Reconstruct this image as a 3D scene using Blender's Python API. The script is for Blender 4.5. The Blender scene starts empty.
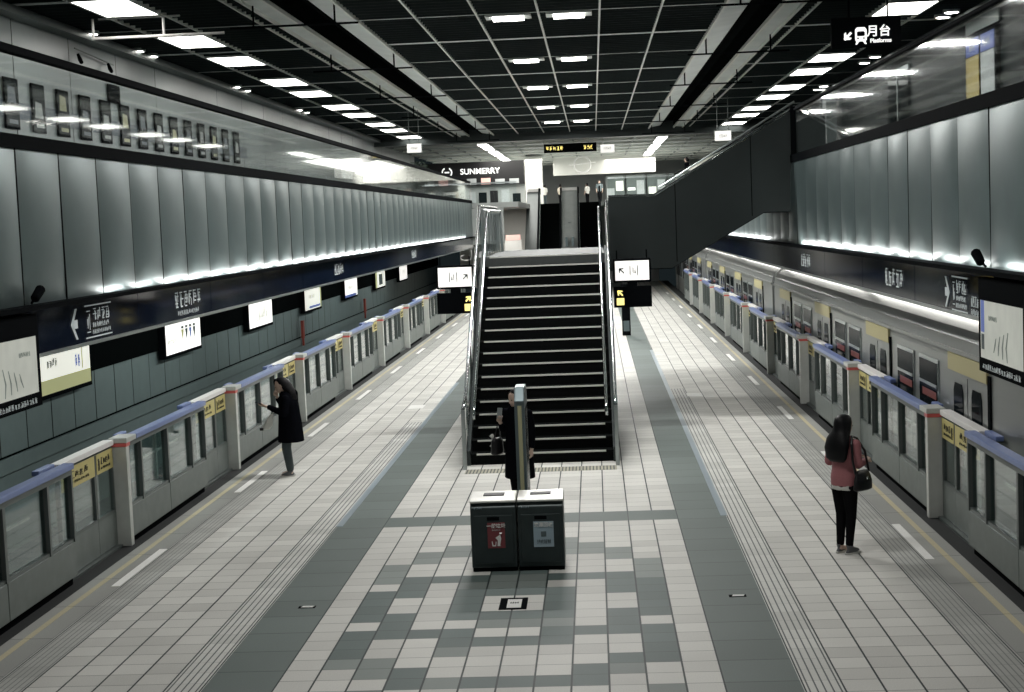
import bpy, bmesh, math, random
from mathutils import Vector, Matrix
random.seed(7)
C = bpy.context.scene.collection
PI = math.pi
SC = bpy.context.scene

# ------------------------------------------------------------------ materials
def nt(name):
    m = bpy.data.materials.new(name); m.use_nodes = True
    t = m.node_tree; return m, t, t.nodes, t.links, t.nodes['Principled BSDF']

def mat(name, col, rough=.5, metal=0., emit=0., noise=0., nscale=6., bump=0., ecol=None, stretch=None, spec=None, ior=None):
    m, t, N, L, b = nt(name)
    b.inputs['Base Color'].default_value = (*col, 1)
    b.inputs['Roughness'].default_value = rough
    b.inputs['Metallic'].default_value = metal
    if spec is not None: b.inputs['Specular IOR Level'].default_value = spec
    if ior is not None: b.inputs['IOR'].default_value = ior
    if emit:
        b.inputs['Emission Color'].default_value = (*(ecol or col), 1)
        b.inputs['Emission Strength'].default_value = emit
    if noise or bump:
        tc = N.new('ShaderNodeTexCoord'); no = N.new('ShaderNodeTexNoise')
        no.inputs['Scale'].default_value = nscale; no.inputs['Detail'].default_value = 4
        src = tc.outputs['Object']
        if stretch:
            mp = N.new('ShaderNodeMapping'); mp.inputs['Scale'].default_value = stretch
            L.new(src, mp.inputs['Vector']); src = mp.outputs[0]
        L.new(src, no.inputs['Vector'])
        if noise:
            mx = N.new('ShaderNodeMix'); mx.data_type = 'RGBA'
            mx.inputs[6].default_value = (*[c*(1-noise) for c in col], 1)
            mx.inputs[7].default_value = (*[min(1, c*(1+noise)) for c in col], 1)
            L.new(no.outputs['Fac'], mx.inputs[0]); L.new(mx.outputs[2], b.inputs['Base Color'])
        if bump:
            bp = N.new('ShaderNodeBump'); bp.inputs['Strength'].default_value = bump; bp.inputs['Distance'].default_value = .01
            L.new(no.outputs['Fac'], bp.inputs['Height']); L.new(bp.outputs[0], b.inputs['Normal'])
    return m

T = .3267           # floor tile
GX, GY = -2.94, 20.15
def tile_mat(name, col, px=T, py=T, ox=GX, oy=GY, wx=.018, wy=.010, grout=(.02, .03, .03), var=.10, rough=.6, ridge=None):
    """floor stone with its own joints, from object coordinates"""
    m, t, N, L, b = nt(name)
    tc = N.new('ShaderNodeTexCoord'); sp = N.new('ShaderNodeSeparateXYZ'); L.new(tc.outputs['Object'], sp.inputs[0])
    def M(op, a, c=None):
        n = N.new('ShaderNodeMath'); n.operation = op
        for i, v in ((0, a), (1, c)):
            if v is None: continue
            if isinstance(v, (int, float)): n.inputs[i].default_value = v
            else: L.new(v, n.inputs[i])
        return n.outputs[0]
    u = M('DIVIDE', M('SUBTRACT', sp.outputs[0], ox), px); v = M('DIVIDE', M('SUBTRACT', sp.outputs[1], oy), py)
    fu, fv = M('FRACT', u), M('FRACT', v)
    du = M('MULTIPLY', M('MINIMUM', fu, M('SUBTRACT', 1., fu)), px)
    dv = M('MULTIPLY', M('MINIMUM', fv, M('SUBTRACT', 1., fv)), py)
    g = M('MAXIMUM', M('LESS_THAN', du, wx/2), M('MULTIPLY', M('LESS_THAN', dv, wy/2), .75))
    cb = N.new('ShaderNodeCombineXYZ'); L.new(M('FLOOR', u), cb.inputs[0]); L.new(M('FLOOR', v), cb.inputs[1])
    wn = N.new('ShaderNodeTexWhiteNoise'); L.new(cb.outputs[0], wn.inputs['Vector'])
    no = N.new('ShaderNodeTexNoise'); no.inputs['Scale'].default_value = 90; no.inputs['Detail'].default_value = 3
    L.new(tc.outputs['Object'], no.inputs['Vector'])
    st = N.new('ShaderNodeTexNoise'); st.inputs['Scale'].default_value = .9; st.inputs['Detail'].default_value = 5
    L.new(tc.outputs['Object'], st.inputs['Vector'])
    k = M('ADD', M('ADD', 1-var-.25-.12, M('MULTIPLY', wn.outputs['Value'], 2*var)), M('ADD', M('MULTIPLY', no.outputs['Fac'], .50), M('MULTIPLY', st.outputs['Fac'], .24)))
    sc = N.new('ShaderNodeVectorMath'); sc.operation = 'SCALE'; sc.inputs[0].default_value = col; L.new(k, sc.inputs['Scale'])
    mx = N.new('ShaderNodeMix'); mx.data_type = 'RGBA'; L.new(g, mx.inputs[0]); L.new(sc.outputs[0], mx.inputs[6]); mx.inputs[7].default_value = (*grout, 1)
    out = mx.outputs[2]
    h = M('SUBTRACT', 1., g)
    if ridge:
        pr, dark = ridge[:2]
        fr = M('FRACT', M('DIVIDE', M('SUBTRACT', sp.outputs[0], ox), pr))
        rg = M('LESS_THAN', M('ABSOLUTE', M('SUBTRACT', fr, .5)), ridge[2])
        m2 = N.new('ShaderNodeMix'); m2.data_type = 'RGBA'; L.new(rg, m2.inputs[0]); L.new(out, m2.inputs[6]); m2.inputs[7].default_value = (*dark, 1)
        out = m2.outputs[2]; h = M('SUBTRACT', h, M('MULTIPLY', rg, .8))
    L.new(out, b.inputs['Base Color'])
    b.inputs['Roughness'].default_value = rough; b.inputs['Specular IOR Level'].default_value = .25
    bp = N.new('ShaderNodeBump'); bp.inputs['Strength'].default_value = .35; bp.inputs['Distance'].default_value = .004
    L.new(h, bp.inputs['Height']); L.new(bp.outputs[0], b.inputs['Normal'])
    return m

def glass_mat(name, tint=(.75, .85, .85), refl=.9, base=.04, ior=1.4):
    m = bpy.data.materials.new(name); m.use_nodes = True
    N, L = m.node_tree.nodes, m.node_tree.links; N.clear()
    o = N.new('ShaderNodeOutputMaterial'); tr = N.new('ShaderNodeBsdfTransparent'); gl = N.new('ShaderNodeBsdfGlossy')
    tr.inputs[0].default_value = (*tint, 1); gl.inputs['Roughness'].default_value = .04; gl.inputs[0].default_value = (refl, refl, refl, 1)
    fr = N.new('ShaderNodeFresnel')
    ge = N.new('ShaderNodeNewGeometry'); io = N.new('ShaderNodeMapRange'); io.inputs['To Min'].default_value = ior; io.inputs['To Max'].default_value = 1/ior
    L.new(ge.outputs['Backfacing'], io.inputs['Value']); L.new(io.outputs[0], fr.inputs['IOR'])
    ad = N.new('ShaderNodeMath'); ad.operation = 'ADD'; ad.use_clamp = True; ad.inputs[1].default_value = base; L.new(fr.outputs[0], ad.inputs[0])
    mx = N.new('ShaderNodeMixShader'); L.new(ad.outputs[0], mx.inputs[0]); L.new(tr.outputs[0], mx.inputs[1]); L.new(gl.outputs[0], mx.inputs[2])
    L.new(mx.outputs[0], o.inputs[0]); return m

LIGHT = (.60, .595, .56); MID = (.21, .24, .225); DARK = (.11, .145, .138)
FT = dict(
    light=tile_mat('pale_floor_stone', LIGHT),
    mid=tile_mat('grey_green_floor_stone', MID),
    dark=tile_mat('dark_green_floor_stone', DARK),
    strip=tile_mat('border_floor_stone', (.135, .165, .155), 2*T, 2*T, GX, GY, .012, .014),
    stripr=tile_mat('border_floor_stone_east', (.135, .165, .155), 2*T, 2*T, .98, GY, .012, .014),
    band=tile_mat('cross_band_floor_stone', (.12, .15, .14), 2*T, 2*T, GX, GY, .010, .008),
    tact=tile_mat('pale_ribbed_guide_tile', (.60, .60, .57), T, T, GX, GY, .014, .004, ridge=(T/5, (.10, .11, .11), .11)),
    door=tile_mat('grey_ribbed_guide_tile', (.44, .445, .42), T, T, GX, GY, .012, .004, ridge=(T/6, (.24, .25, .24), .12)),
    edge=tile_mat('plain_grey_edge_stone', (.33, .335, .315), 1.3, 1.3, 0, GY, .004, .012, var=.06),
    yellow=tile_mat('worn_yellow_line', (.52, .47, .32), 9, 1.3, 0, GY, .0, .01),
    metalstrip=tile_mat('bluish_metal_inlay', (.30, .36, .40), 9, 3.0, 0, GY, .0, .006, rough=.3),
    white=tile_mat('white_floor_marking', (.85, .85, .82), 9, 9, 0, 0, .0, .0),
    edge_shade=tile_mat('painted_edge_shade', (.02, .022, .022), 9, 1.5, 0, GY, .0, .01, var=.05, rough=.8),  # shade along the barrier foot, put into the floor colour
    dots=tile_mat('ribbed_warning_tile', (.36, .35, .27), .055, .9, GX, GY, .022, .004, grout=(.08, .09, .08)),
)
M = dict(
    panel=mat('brushed_wall_panel', (.140, .190, .192), .33, .75, noise=.16, nscale=2.2, bump=.05),
    panel_low=mat('track_wall_panel', (.20, .25, .245), .5, .35, noise=.12, nscale=3),
    seam=mat('black_joint', (.008, .01, .01), .7),
    black=mat('black_paint', (.005, .006, .007), .6, ior=1.03),
    matte=mat('matte_black_void', (.004, .005, .005), .95, ior=1.02),
    fascia=mat('dark_navy_gloss_panel', (.004, .008, .020), .08, .0, noise=.5, nscale=.6, ior=1.13),
    steel=mat('brushed_steel', (.40, .44, .44), .30, .9, noise=.12, nscale=4, stretch=(1, 1, 12)),
    chrome=mat('polished_rail_steel', (.52, .55, .55), .14, 1.),
    pale=mat('pale_grey_steel_post', (.56, .58, .55), .42, .25, noise=.12, nscale=7),
    gatepanel=mat('grey_gate_panel', (.175, .20, .19), .5, .3, noise=.22, nscale=5),
    frame=mat('dark_gate_frame', (.12, .14, .135), .4, .5),
    blue=mat('blue_gate_cap', (.17, .23, .46), .35, .1, noise=.12, nscale=8),
    capw=mat('white_gate_cap', (.80, .79, .77), .4),
    red=mat('red_stripe', (.62, .12, .11), .45),
    yellow=mat('yellow_sticker', (.56, .49, .19), .5, noise=.1, nscale=9),
    ink=mat('black_ink', (.012, .012, .012), .6),
    glass=glass_mat('clear_gate_glass', (.74, .82, .81), .95, .03, 1.40),
    glass2=glass_mat('balustrade_glass', (.95, .98, .98), .9, .01, 1.22),
    trainglass=mat('dark_train_window', (.006, .009, .011), .08, .0, ior=1.035),
    train=mat('train_stainless_body', (.27, .285, .275), .36, .6, noise=.10, nscale=2, stretch=(1, .15, 6)),
    roof=mat('train_roof_steel', (.36, .38, .37), .30, .5, noise=.15, nscale=1.5, stretch=(3, .1, 3)),
    traingrey=mat('train_door_grey', (.30, .31, .30), .4, .5),
    cream=mat('cream_door_header', (.46, .42, .22), .5),
    lamp=mat('lit_ceiling_diffuser', (.95, .95, .9), .5, emit=9., ecol=(1, .98, .92)),
    down=mat('lit_downlight_lens', (.95, .95, .9), .5, emit=16., ecol=(1, .97, .9)),
    slat=mat('dark_ceiling_slat', (.036, .046, .046), .6, .0, ior=1.15),
    rail=mat('pale_ceiling_rail', (.78, .79, .74), .4, .0),
    beam=mat('pale_ceiling_beam', (.60, .63, .61), .5, .2),
    trough=mat('pale_trough_panel', (.72, .76, .74), .5, .0, noise=.2, nscale=1.2),
    deck=mat('dark_ceiling_deck', (.010, .012, .012), .9),
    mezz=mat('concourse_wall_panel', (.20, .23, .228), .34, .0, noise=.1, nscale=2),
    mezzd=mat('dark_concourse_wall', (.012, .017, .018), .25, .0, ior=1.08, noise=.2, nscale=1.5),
    bluepanel=mat('slate_blue_wall_strip', (.045, .065, .085), .4),
    tread=mat('dark_stair_stone', (.006, .007, .007), .8, noise=.3, nscale=20, ior=1.05),
    nosing=mat('pale_stair_nosing', (.62, .62, .58), .4),
    landing=mat('grey_landing_stone', (.05, .058, .056), .7, noise=.2, nscale=12),
    guard=mat('dark_grey_guard_panel', (.050, .060, .060), .32, .6, noise=.18, nscale=1.2),
    white=mat('white_plastic', (.78, .78, .75), .4),
    lit=mat('lit_white_sign_face', (.9, .9, .86), .5, emit=.85, ecol=(1, .97, .92)),
    litad=mat('lit_poster_face', (.8, .8, .72), .5, emit=.55, ecol=(.95, .93, .83), noise=.25, nscale=1.5),
    adgreen=mat('lit_poster_olive', (.4, .4, .2), .5, emit=.30, ecol=(.62, .62, .30)),
    adgrey=mat('lit_poster_grey', (.5, .5, .46), .5, emit=.28, ecol=(.62, .66, .58), noise=.3, nscale=3),
    adgrey2=mat('poster_grey_figures', (.25, .28, .26), .5, emit=.10, ecol=(.5, .55, .5)),
    adblue=mat('lit_poster_blue', (.1, .15, .4), .5, emit=.20, ecol=(.15, .25, .75)),
    adink=mat('lit_poster_dark', (.05, .07, .07), .5, emit=.03, ecol=(.2, .3, .3)),
    led=mat('amber_led', (.8, .7, .2), .5, emit=1.1, ecol=(1, .85, .30)),
    signw=mat('lit_white_lettering', (.9, .9, .88), .5, emit=1.0, ecol=(1, 1, .97)),
    bandw=mat('pale_sign_lettering', (.62, .66, .66), .5, emit=.10, ecol=(.8, .9, .9)),
    tin=mat('dark_bin_steel', (.034, .047, .048), .38, .4, noise=.3, nscale=5),
    binlid=mat('pale_bin_lid', (.66, .66, .62), .35, .3),
    maroon=mat('maroon_label', (.20, .045, .05), .5),
    labelblue=mat('pale_blue_label', (.34, .44, .50), .5),
    totemy=mat('dull_yellow_strip', (.42, .41, .25), .5),
    totem=mat('slate_steel', (.13, .17, .18), .35, .5),
    skin=mat('skin', (.56, .41, .33), .5),
    hair=mat('black_hair', (.005, .005, .006), .5, spec=.2, noise=.5, nscale=60),
    coat=mat('black_wool_coat', (.0045, .005, .007), .9, noise=.3, nscale=40, ior=1.06),
    pink=mat('dusty_rose_jacket', (.36, .14, .15), .75, noise=.15, nscale=50),
    cloth=mat('white_cotton', (.62, .62, .58), .8),
    trousers=mat('black_trousers', (.007, .007, .008), .9, ior=1.1),
    jeans=mat('faded_grey_jeans', (.038, .052, .056), .85, noise=.3, nscale=40),
    shoe=mat('dark_shoe_leather', (.09, .095, .10), .3),
    sole=mat('pale_shoe_sole', (.55, .55, .52), .6),
    bag=mat('black_leather', (.010, .010, .011), .3),
    eye=mat('dark_eye', (.01, .01, .01), .2), lip=mat('lip', (.32, .13, .11), .5),
    phone=mat('phone_black', (.01, .012, .014), .15), phoneg=mat('phone_grey_back', (.35, .38, .38), .3, .4),
    teal=mat('grey_teal_top', (.16, .20, .21), .8), beige=mat('beige_top', (.5, .46, .38), .8),
    rust=mat('red_marker_paint', (.35, .06, .04), .6),
    ballast=mat('track_bed_concrete', (.07, .08, .08), .85, noise=.35, nscale=9, bump=.3),
    railsteel=mat('running_rail', (.35, .36, .36), .3, .9),
    plant=mat('dark_foliage', (.03, .05, .035), .8),
    shop=mat('black_shopfront', (.010, .010, .011), .3),
    hallwall=mat('pale_hall_wall', (.70, .70, .66), .5, noise=.08, nscale=1),
    hallgrey=mat('grey_hall_panel', (.34, .36, .35), .5, noise=.15, nscale=1),
    glowbox=mat('lit_shop_fascia', (.9, .9, .85), .5, emit=.5, ecol=(1, .97, .9)),
    pinkglow=mat('lit_menu_pink', (.7, .4, .35), .5, emit=.5, ecol=(.9, .5, .45)),
    redreflect=mat('painted_red_reflection', (.10, .025, .025), .4, emit=.045, ecol=(1, .34, .28), noise=.6, nscale=3),  # red reflections in the train windows, painted as a faint glow
    dividersteel=mat('brushed_divider_steel', (.26, .28, .275), .4, .3, noise=.2, nscale=2),
    goldboard=mat('ochre_poster', (.42, .33, .10), .5, emit=.12, ecol=(.8, .6, .2), noise=.2, nscale=4),
    silverboard=mat('grey_poster', (.40, .42, .42), .5, emit=.10, ecol=(.7, .75, .75), noise=.25, nscale=4),
    blueboard=mat('blue_poster_header', (.05, .08, .30), .5, emit=.15, ecol=(.2, .3, .9)),
)

# ------------------------------------------------------------------ mesh helpers
class MB:
    def __init__(s): s.v, s.f, s.m = [], [], []
    def add(s, vs, fs, m=0):
        o = len(s.v); s.v += [tuple(p) for p in vs]; s.f += [tuple(i+o for i in f) for f in fs]; s.m += [m]*len(fs); return s
    def box(s, x0, x1, y0, y1, z0, z1, m=0):
        if x1 < x0: x0, x1 = x1, x0
        if y1 < y0: y0, y1 = y1, y0
        if z1 < z0: z0, z1 = z1, z0
        v = [(x0,y0,z0),(x1,y0,z0),(x1,y1,z0),(x0,y1,z0),(x0,y0,z1),(x1,y0,z1),(x1,y1,z1),(x0,y1,z1)]
        return s.add(v, [(3,2,1,0),(4,5,6,7),(0,1,5,4),(1,2,6,5),(2,3,7,6),(3,0,4,7)], m)
    def quad(s, a, b, c, d, m=0): return s.add([a,b,c,d], [(0,1,2,3)], m)
    def prism(s, poly, axis, a, b, m=0):
        """poly: 2-D outline, extruded along axis 0/1/2 from a to b"""
        n = len(poly)
        def P(p, t): q = list(p); q.insert(axis, t); return q
        v = [P(p, a) for p in poly]+[P(p, b) for p in poly]
        f = [tuple(range(n))[::-1], tuple(range(n, 2*n))]+[(i, (i+1) % n, n+(i+1) % n, n+i) for i in range(n)]
        return s.add(v, f, m)
    def tube(s, pts, r, n=8, m=0, caps=True):
        pts = [Vector(p) for p in pts]; rs = r if isinstance(r, (list, tuple)) else [r]*len(pts)
        o = len(s.v); up = None
        for i, p in enumerate(pts):
            d = (pts[min(i+1, len(pts)-1)]-pts[max(i-1, 0)]).normalized()
            if up is None: up = d.orthogonal().normalized()
            up = (up-d*up.dot(d)).normalized(); w = d.cross(up)
            for k in range(n):
                a = 2*PI*k/n; s.v.append(tuple(p+(up*math.cos(a)+w*math.sin(a))*rs[i]))
        for i in range(len(pts)-1):
            for k in range(n):
                s.f.append((o+i*n+k, o+i*n+(k+1) % n, o+(i+1)*n+(k+1) % n, o+(i+1)*n+k)); s.m.append(m)
        if caps:
            s.f.append(tuple(o+k for k in range(n))[::-1]); s.f.append(tuple(o+(len(pts)-1)*n+k for k in range(n))); s.m += [m, m]
        return s
    def loft(s, rings, n=20, m=0, groove=0, gn=12):
        """rings: (cx, cy, cz, rx, ry[, tilt_y])"""
        o = len(s.v)
        for i, R in enumerate(rings):
            cx, cy, cz, rx, ry = R[:5]; tl = R[5] if len(R) > 5 else 0
            for k in range(n):
                a = 2*PI*k/n; g = 1+groove*math.sin(gn*a+i*.7)
                s.v.append((cx+rx*g*math.cos(a), cy+ry*g*math.sin(a), cz+tl*ry*math.sin(a)))
        for i in range(len(rings)-1):
            for k in range(n):
                s.f.append((o+i*n+k, o+i*n+(k+1) % n, o+(i+1)*n+(k+1) % n, o+(i+1)*n+k)); s.m.append(m)
        s.f.append(tuple(o+k for k in range(n))[::-1]); s.f.append(tuple(o+(len(rings)-1)*n+k for k in range(n))); s.m += [m, m]
        return s
    def mirror(s):
        r = MB(); r.v = [(-x, y, z) for x, y, z in s.v]; r.f = [f[::-1] for f in s.f]; r.m = list(s.m); return r
    def mesh(s, name, mats):
        me = bpy.data.meshes.new(name); me.from_pydata(s.v, [], s.f)
        for mm in (mats if isinstance(mats, (list, tuple)) else [mats]): me.materials.append(mm)
        me.polygons.foreach_set('material_index', s.m); me.update(); return me
    def build(s, name, mats, parent=None, loc=(0, 0, 0), smooth=False, bevel=0):
        me = s.mesh(name, mats)
        if smooth:
            me.polygons.foreach_set('use_smooth', [True]*len(me.polygons))
        o = bpy.data.objects.new(name, me); C.objects.link(o); o.location = loc
        if parent: o.parent = parent
        if bevel:
            b = o.modifiers.new('bevel', 'BEVEL'); b.width = bevel; b.segments = 2; b.limit_method = 'ANGLE'
        return o

def tag(o, label, cat, group=None, kind=None):
    o['label'] = label; o['category'] = cat
    if group: o['group'] = group
    if kind: o['kind'] = kind
    return o
def thing(name, loc, label, cat, group=None, rz=0):
    o = bpy.data.objects.new(name, None); C.objects.link(o); o.location = loc; o.rotation_euler = (0, 0, rz)
    o.empty_display_size = .2
    return tag(o, label, cat, group)
def struct(o): o['kind'] = 'structure'; return o
def copy_tree(o, loc=None, parent=None):
    c = o.copy(); C.objects.link(c)
    if parent: c.parent = parent
    if loc is not None: c.location = loc
    for ch in list(o.children): copy_tree(ch, None, c)
    return c
ORD = ['first','second','third','fourth','fifth','sixth','seventh','eighth','ninth','tenth','eleventh','twelfth','thirteenth','fourteenth','fifteenth','sixteenth','seventeenth','eighteenth']

def text_mb(txt, size, m=0, bold=0.):
    """flat lettering in local x/z, thin"""
    cu = bpy.data.curves.new('t', 'FONT'); cu.body = txt; cu.size = size; cu.extrude = .004; cu.align_x = 'CENTER'; cu.align_y = 'CENTER'; cu.offset = bold
    o = bpy.data.objects.new('t', cu); C.objects.link(o)
    bpy.context.view_layer.update()
    me = bpy.data.meshes.new_from_object(o.evaluated_get(bpy.context.evaluated_depsgraph_get()))
    b = MB(); b.add([(v.co.x, -v.co.z, v.co.y) for v in me.vertices], [tuple(p.vertices) for p in me.polygons], m)
    bpy.data.objects.remove(o); bpy.data.curves.remove(cu); bpy.data.meshes.remove(me)
    return b
def put(dst, src, loc=(0, 0, 0), rz=0., m=None, rx=0.):
    R = Matrix.Translation(loc) @ Matrix.Rotation(rz, 4, 'Z') @ Matrix.Rotation(rx, 4, 'X')
    o = len(dst.v); dst.v += [tuple(R @ Vector(v)) for v in src.v]; dst.f += [tuple(i+o for i in f) for f in src.f]
    dst.m += list(src.m) if m is None else [m]*len(src.m); return dst
def strokes(w, h, n, seed, m=0, t=.004):
    """blurred rows of small characters: n glyph clusters in a w x h field, local x/z"""
    r = random.Random(seed); b = MB(); cw = w/n
    for i in range(n):
        x0 = -w/2+i*cw+cw*.08; x1 = x0+cw*.84; s = h*.075
        for z in (-.44, -.22, .02, .22, .42):
            if r.random() < .62: b.box(x0+r.random()*cw*.3, x1-r.random()*cw*.3, -t, 0, z*h-s/2, z*h+s/2, m)
        for _ in range(3):
            x = x0+r.random()*(x1-x0-s); z = (r.random()-.5)*h*.5; l = h*(.12+.3*r.random()); b.box(x, x+s, -t, 0, max(-h/2, z-l), min(h/2, z+l), m)
        x = x0+cw*.2+r.random()*cw*.3; d = cw*.25*r.choice((-1, 1)); b.prism([(x, h*.3), (x+s, h*.3), (x+d+s, -h*.4), (x+d, -h*.4)] , 1, -t, 0, m)
    return b
def arrow(size, ang, m=0, t=.006, w=.16):
    b = MB(); s = size/2
    R = Matrix.Rotation(ang, 4, 'Y')
    q = MB(); q.box(-s*.9, s*.9, -t, 0, -w*s, w*s, m)
    for sg in (1, -1):
        q.prism([(s, 0), (s*.2, sg*s*.8), (s*.2-w*2.2*s, sg*s*.8), (s-w*3.2*s, 0)] if sg > 0 else [(s-w*3.2*s, 0), (s*.2-w*2.2*s, sg*s*.8), (s*.2, sg*s*.8), (s, 0)], 1, -t, 0, m)
    return put_m(b, q, R)
def put_m(dst, src, R):
    o = len(dst.v); dst.v += [tuple(R @ Vector(v)) for v in src.v]; dst.f += [tuple(i+o for i in f) for f in src.f]; dst.m += src.m; return dst

# ------------------------------------------------------------------ camera
F = 1540.
def nrm(v): return Vector(v).normalized()
cy = nrm((81/F, -128/F, 1)); u = Vector((-.04, -1, 0)); u.z = -(u.x*cy.x+u.y*cy.y)/cy.z; cz = nrm(u); cx = cy.cross(cz)
right = Vector((cx.x, cy.x, cz.x)); down = Vector((cx.y, cy.y, cz.y)); fwd = Vector((cx.z, cy.z, cz.z))
cam = bpy.data.objects.new('camera', bpy.data.cameras.new('camera')); C.objects.link(cam); SC.camera = cam
cam.matrix_world = Matrix(((right.x, -down.x, -fwd.x, 0), (right.y, -down.y, -fwd.y, 0), (right.z, -down.z, -fwd.z, 4.0), (0, 0, 0, 1)))
cam.data.sensor_width = 36; cam.data.lens = F/1024*36; cam.data.clip_end = 400; cam.data.clip_start = .1

XL, XR, XC = -6.1, 4.14, -.98        # faces above the two platform edges, centre line
TL, TR = -10.2, 8.24                 # track walls
ML, MR = -11.2, 9.24                 # concourse side walls
ZM, ZC = 5.08, 8.5                   # concourse floor, ceiling
YE = 78.0                            # far end of the opening

# ------------------------------------------------------------------ floor
PAT = [  # 12 columns, row 0 is just nearer than the cross band
 "LLLLLLLLLLLL","LLLLLLLLLLLL","LLLLLLLLLLLL","LLLLMMMMLLLL","LLLMMMMMMLLL","LLMMMLLMMMLL","LLMLLLLLLMLL","LMLLLLLLLLML",
 "LMLLLDDLLLML","LMDDDMMDDDML","LLDLMMMLLDDL","LDDLDDDDLDDL","LDLLDLLDLLDL","LDLLDLLDLLDL","LDDLDDDDLDDL","LLDLLMMMLDLL",
 "LDDDDLLDDDDL","LDLLDDDDLLDL","LDLLMLLLLLDL","LMMLLLLLLDDL","LLMDLLLLDMLL","LLLDMDDDDLLL","LLMLLLLLLLML","LMDLDLLDLDML",
 "LDDLLDDLLDDL","LLLLDLLDLLLL","LDLDLLLLDLDL","LMDLLDDLLDML","LLLDDLLDDLLL","LDDLLMMLLDDL"]
mats = [FT[k] for k in ('light','mid','dark','strip','stripr','band','tact','door','edge','yellow','metalstrip','white','dots','edge_shade')]
ix = {k: i for i, k in enumerate(('light','mid','dark','strip','stripr','band','tact','door','edge','yellow','metalstrip','white','dots','edge_shade'))}
b = MB()
def fq(x0, x1, y0, y1, k, z=0.): b.quad((x0,y0,z),(x1,y0,z),(x1,y1,z),(x0,y1,z), ix[k])
NR = len(PAT)
for i, row in enumerate(PAT):
    for c, ch in enumerate(row):
        fq(GX+c*T, GX+(c+1)*T, GY-(i+1)*T, GY-i*T, {'L':'light','M':'mid','D':'dark'}[ch])
Yn = GY-NR*T
fq(GX, .98, 6, Yn, 'light')
fq(GX, .98, GY, GY+2*T, 'band'); fq(GX, .98, GY+2*T, 95, 'light')
# borders, inlays, guide strips, walkways, edges
for s in (-1, 1):
    X = lambda d: XC+s*d
    def f2(d0, d1, y0, y1, k, z=0.):
        a, c = sorted((X(d0), X(d1))); fq(a, c, y0, y1, k, z)
    f2(1.96, 2.60, 6, 95, 'strip' if s < 0 else 'stripr')
    f2(2.60, 2.94, 6, 31.0 if s < 0 else 35.5, 'tact'); f2(2.60, 2.94, 31.0 if s < 0 else 35.5, 95, 'light')
    f2(2.94, 2.94+4*T, 6, 95, 'light')
    d0 = 2.94+4*T
    f2(d0, d0+1.1*T, 6, 95, 'door'); f2(d0+1.1*T, 5.04, 6, 95, 'edge'); f2(5.04, 5.42, 6, 95, 'edge_shade')
fl = b.build('floor', mats); struct(fl)
# thin inlays sit 2 mm proud
b = MB()
for s in (-1, 1):
    X = lambda d: XC+s*d
    a, c = sorted((X(2.53), X(2.62))); b.box(a, c, 20.3, 38.5 if s < 0 else 46, -.01, .003, 0)
    b2 = sorted((X(4.83), X(4.90))); b.box(b2[0], b2[1], 6, 95, -.01, .003, 1)
    for k in range(-1, 11):
        w = sorted((X(4.60), X(4.70))); y0 = 17.15+6.1*k if s < 0 else 17.4+6.1*k
        b.box(w[0], w[1], y0, y0+2.0, -.01, .004, 2)
b.box(XC-1.22, XC+1.22, 24.32, 24.72, -.01, .004, 3)
b.box(-4.2, -3.87, 33.3, 33.95, -.01, .003, 2); b.box(1.95, 2.28, 33.9, 34.5, -.01, .003, 2)
struct(b.build('trim_1', [FT['metalstrip'], FT['yellow'], FT['white'], FT['dots']]))
# floor hatch plate with a white label, two small floor drains
o = thing('floor_plate', (-.975, 15.86, 0), 'dark square floor plate with white centre label, in front of the two bins', 'floor plate')
MB().box(-.145, .145, -.24, .24, -.005, .006).build('plate', M['black'], o)
lb = MB().box(-.065, .085, -.19, .16, .004, .010).build('label_card', M['white'], o)
put(MB(), strokes(.10, .05, 4, 3), (0, 0, 0)).build('print', M['ink'], lb, (.01, .0, .012)).rotation_euler = (-PI/2, 0, 0)
for x, w in ((-3.18, 'left'), (1.37, 'right')):
    o = thing('floor_drain', (x, 15.95, 0), f'small white fitting set in the dark floor strip {w} of the bins', 'floor drain', 'small floor fittings')
    MB().box(-.09, .09, -.045, .045, -.004, .004).build('slot', M['black'], o)
    MB().prism([(-.06, -.03), (.06, -.03), (.075, .03), (-.045, .03)], 2, -.002, .008).build('cap', M['white'], o)

# platform slab, track beds
b = MB()
b.box(XC-5.42, XC+5.42, 6, 95, -1.4, -.012)
struct(b.build('trim_2', M['ballast']))
b = MB(); b.box(TL-.3, XC-5.4, 4, 110, -1.6, -1.3); b.box(XC+5.4, TR+.3, 4, 110, -1.6, -1.3); struct(b.build('trim_3', M['ballast']))
for s, w in ((-1, 'left'), (1, 'right')):
    for k, d in enumerate((6.35, 7.78)):
        o = MB().box(-.035, .035, 4, 110, -1.3, -1.14).build('running_rail', M['railsteel'], None, (XC+s*d, 0, 0))
        tag(o, f'steel running rail on the {w} track bed, {"nearer the platform" if k == 0 else "nearer the track wall"}', 'rail', 'running rails')

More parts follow.
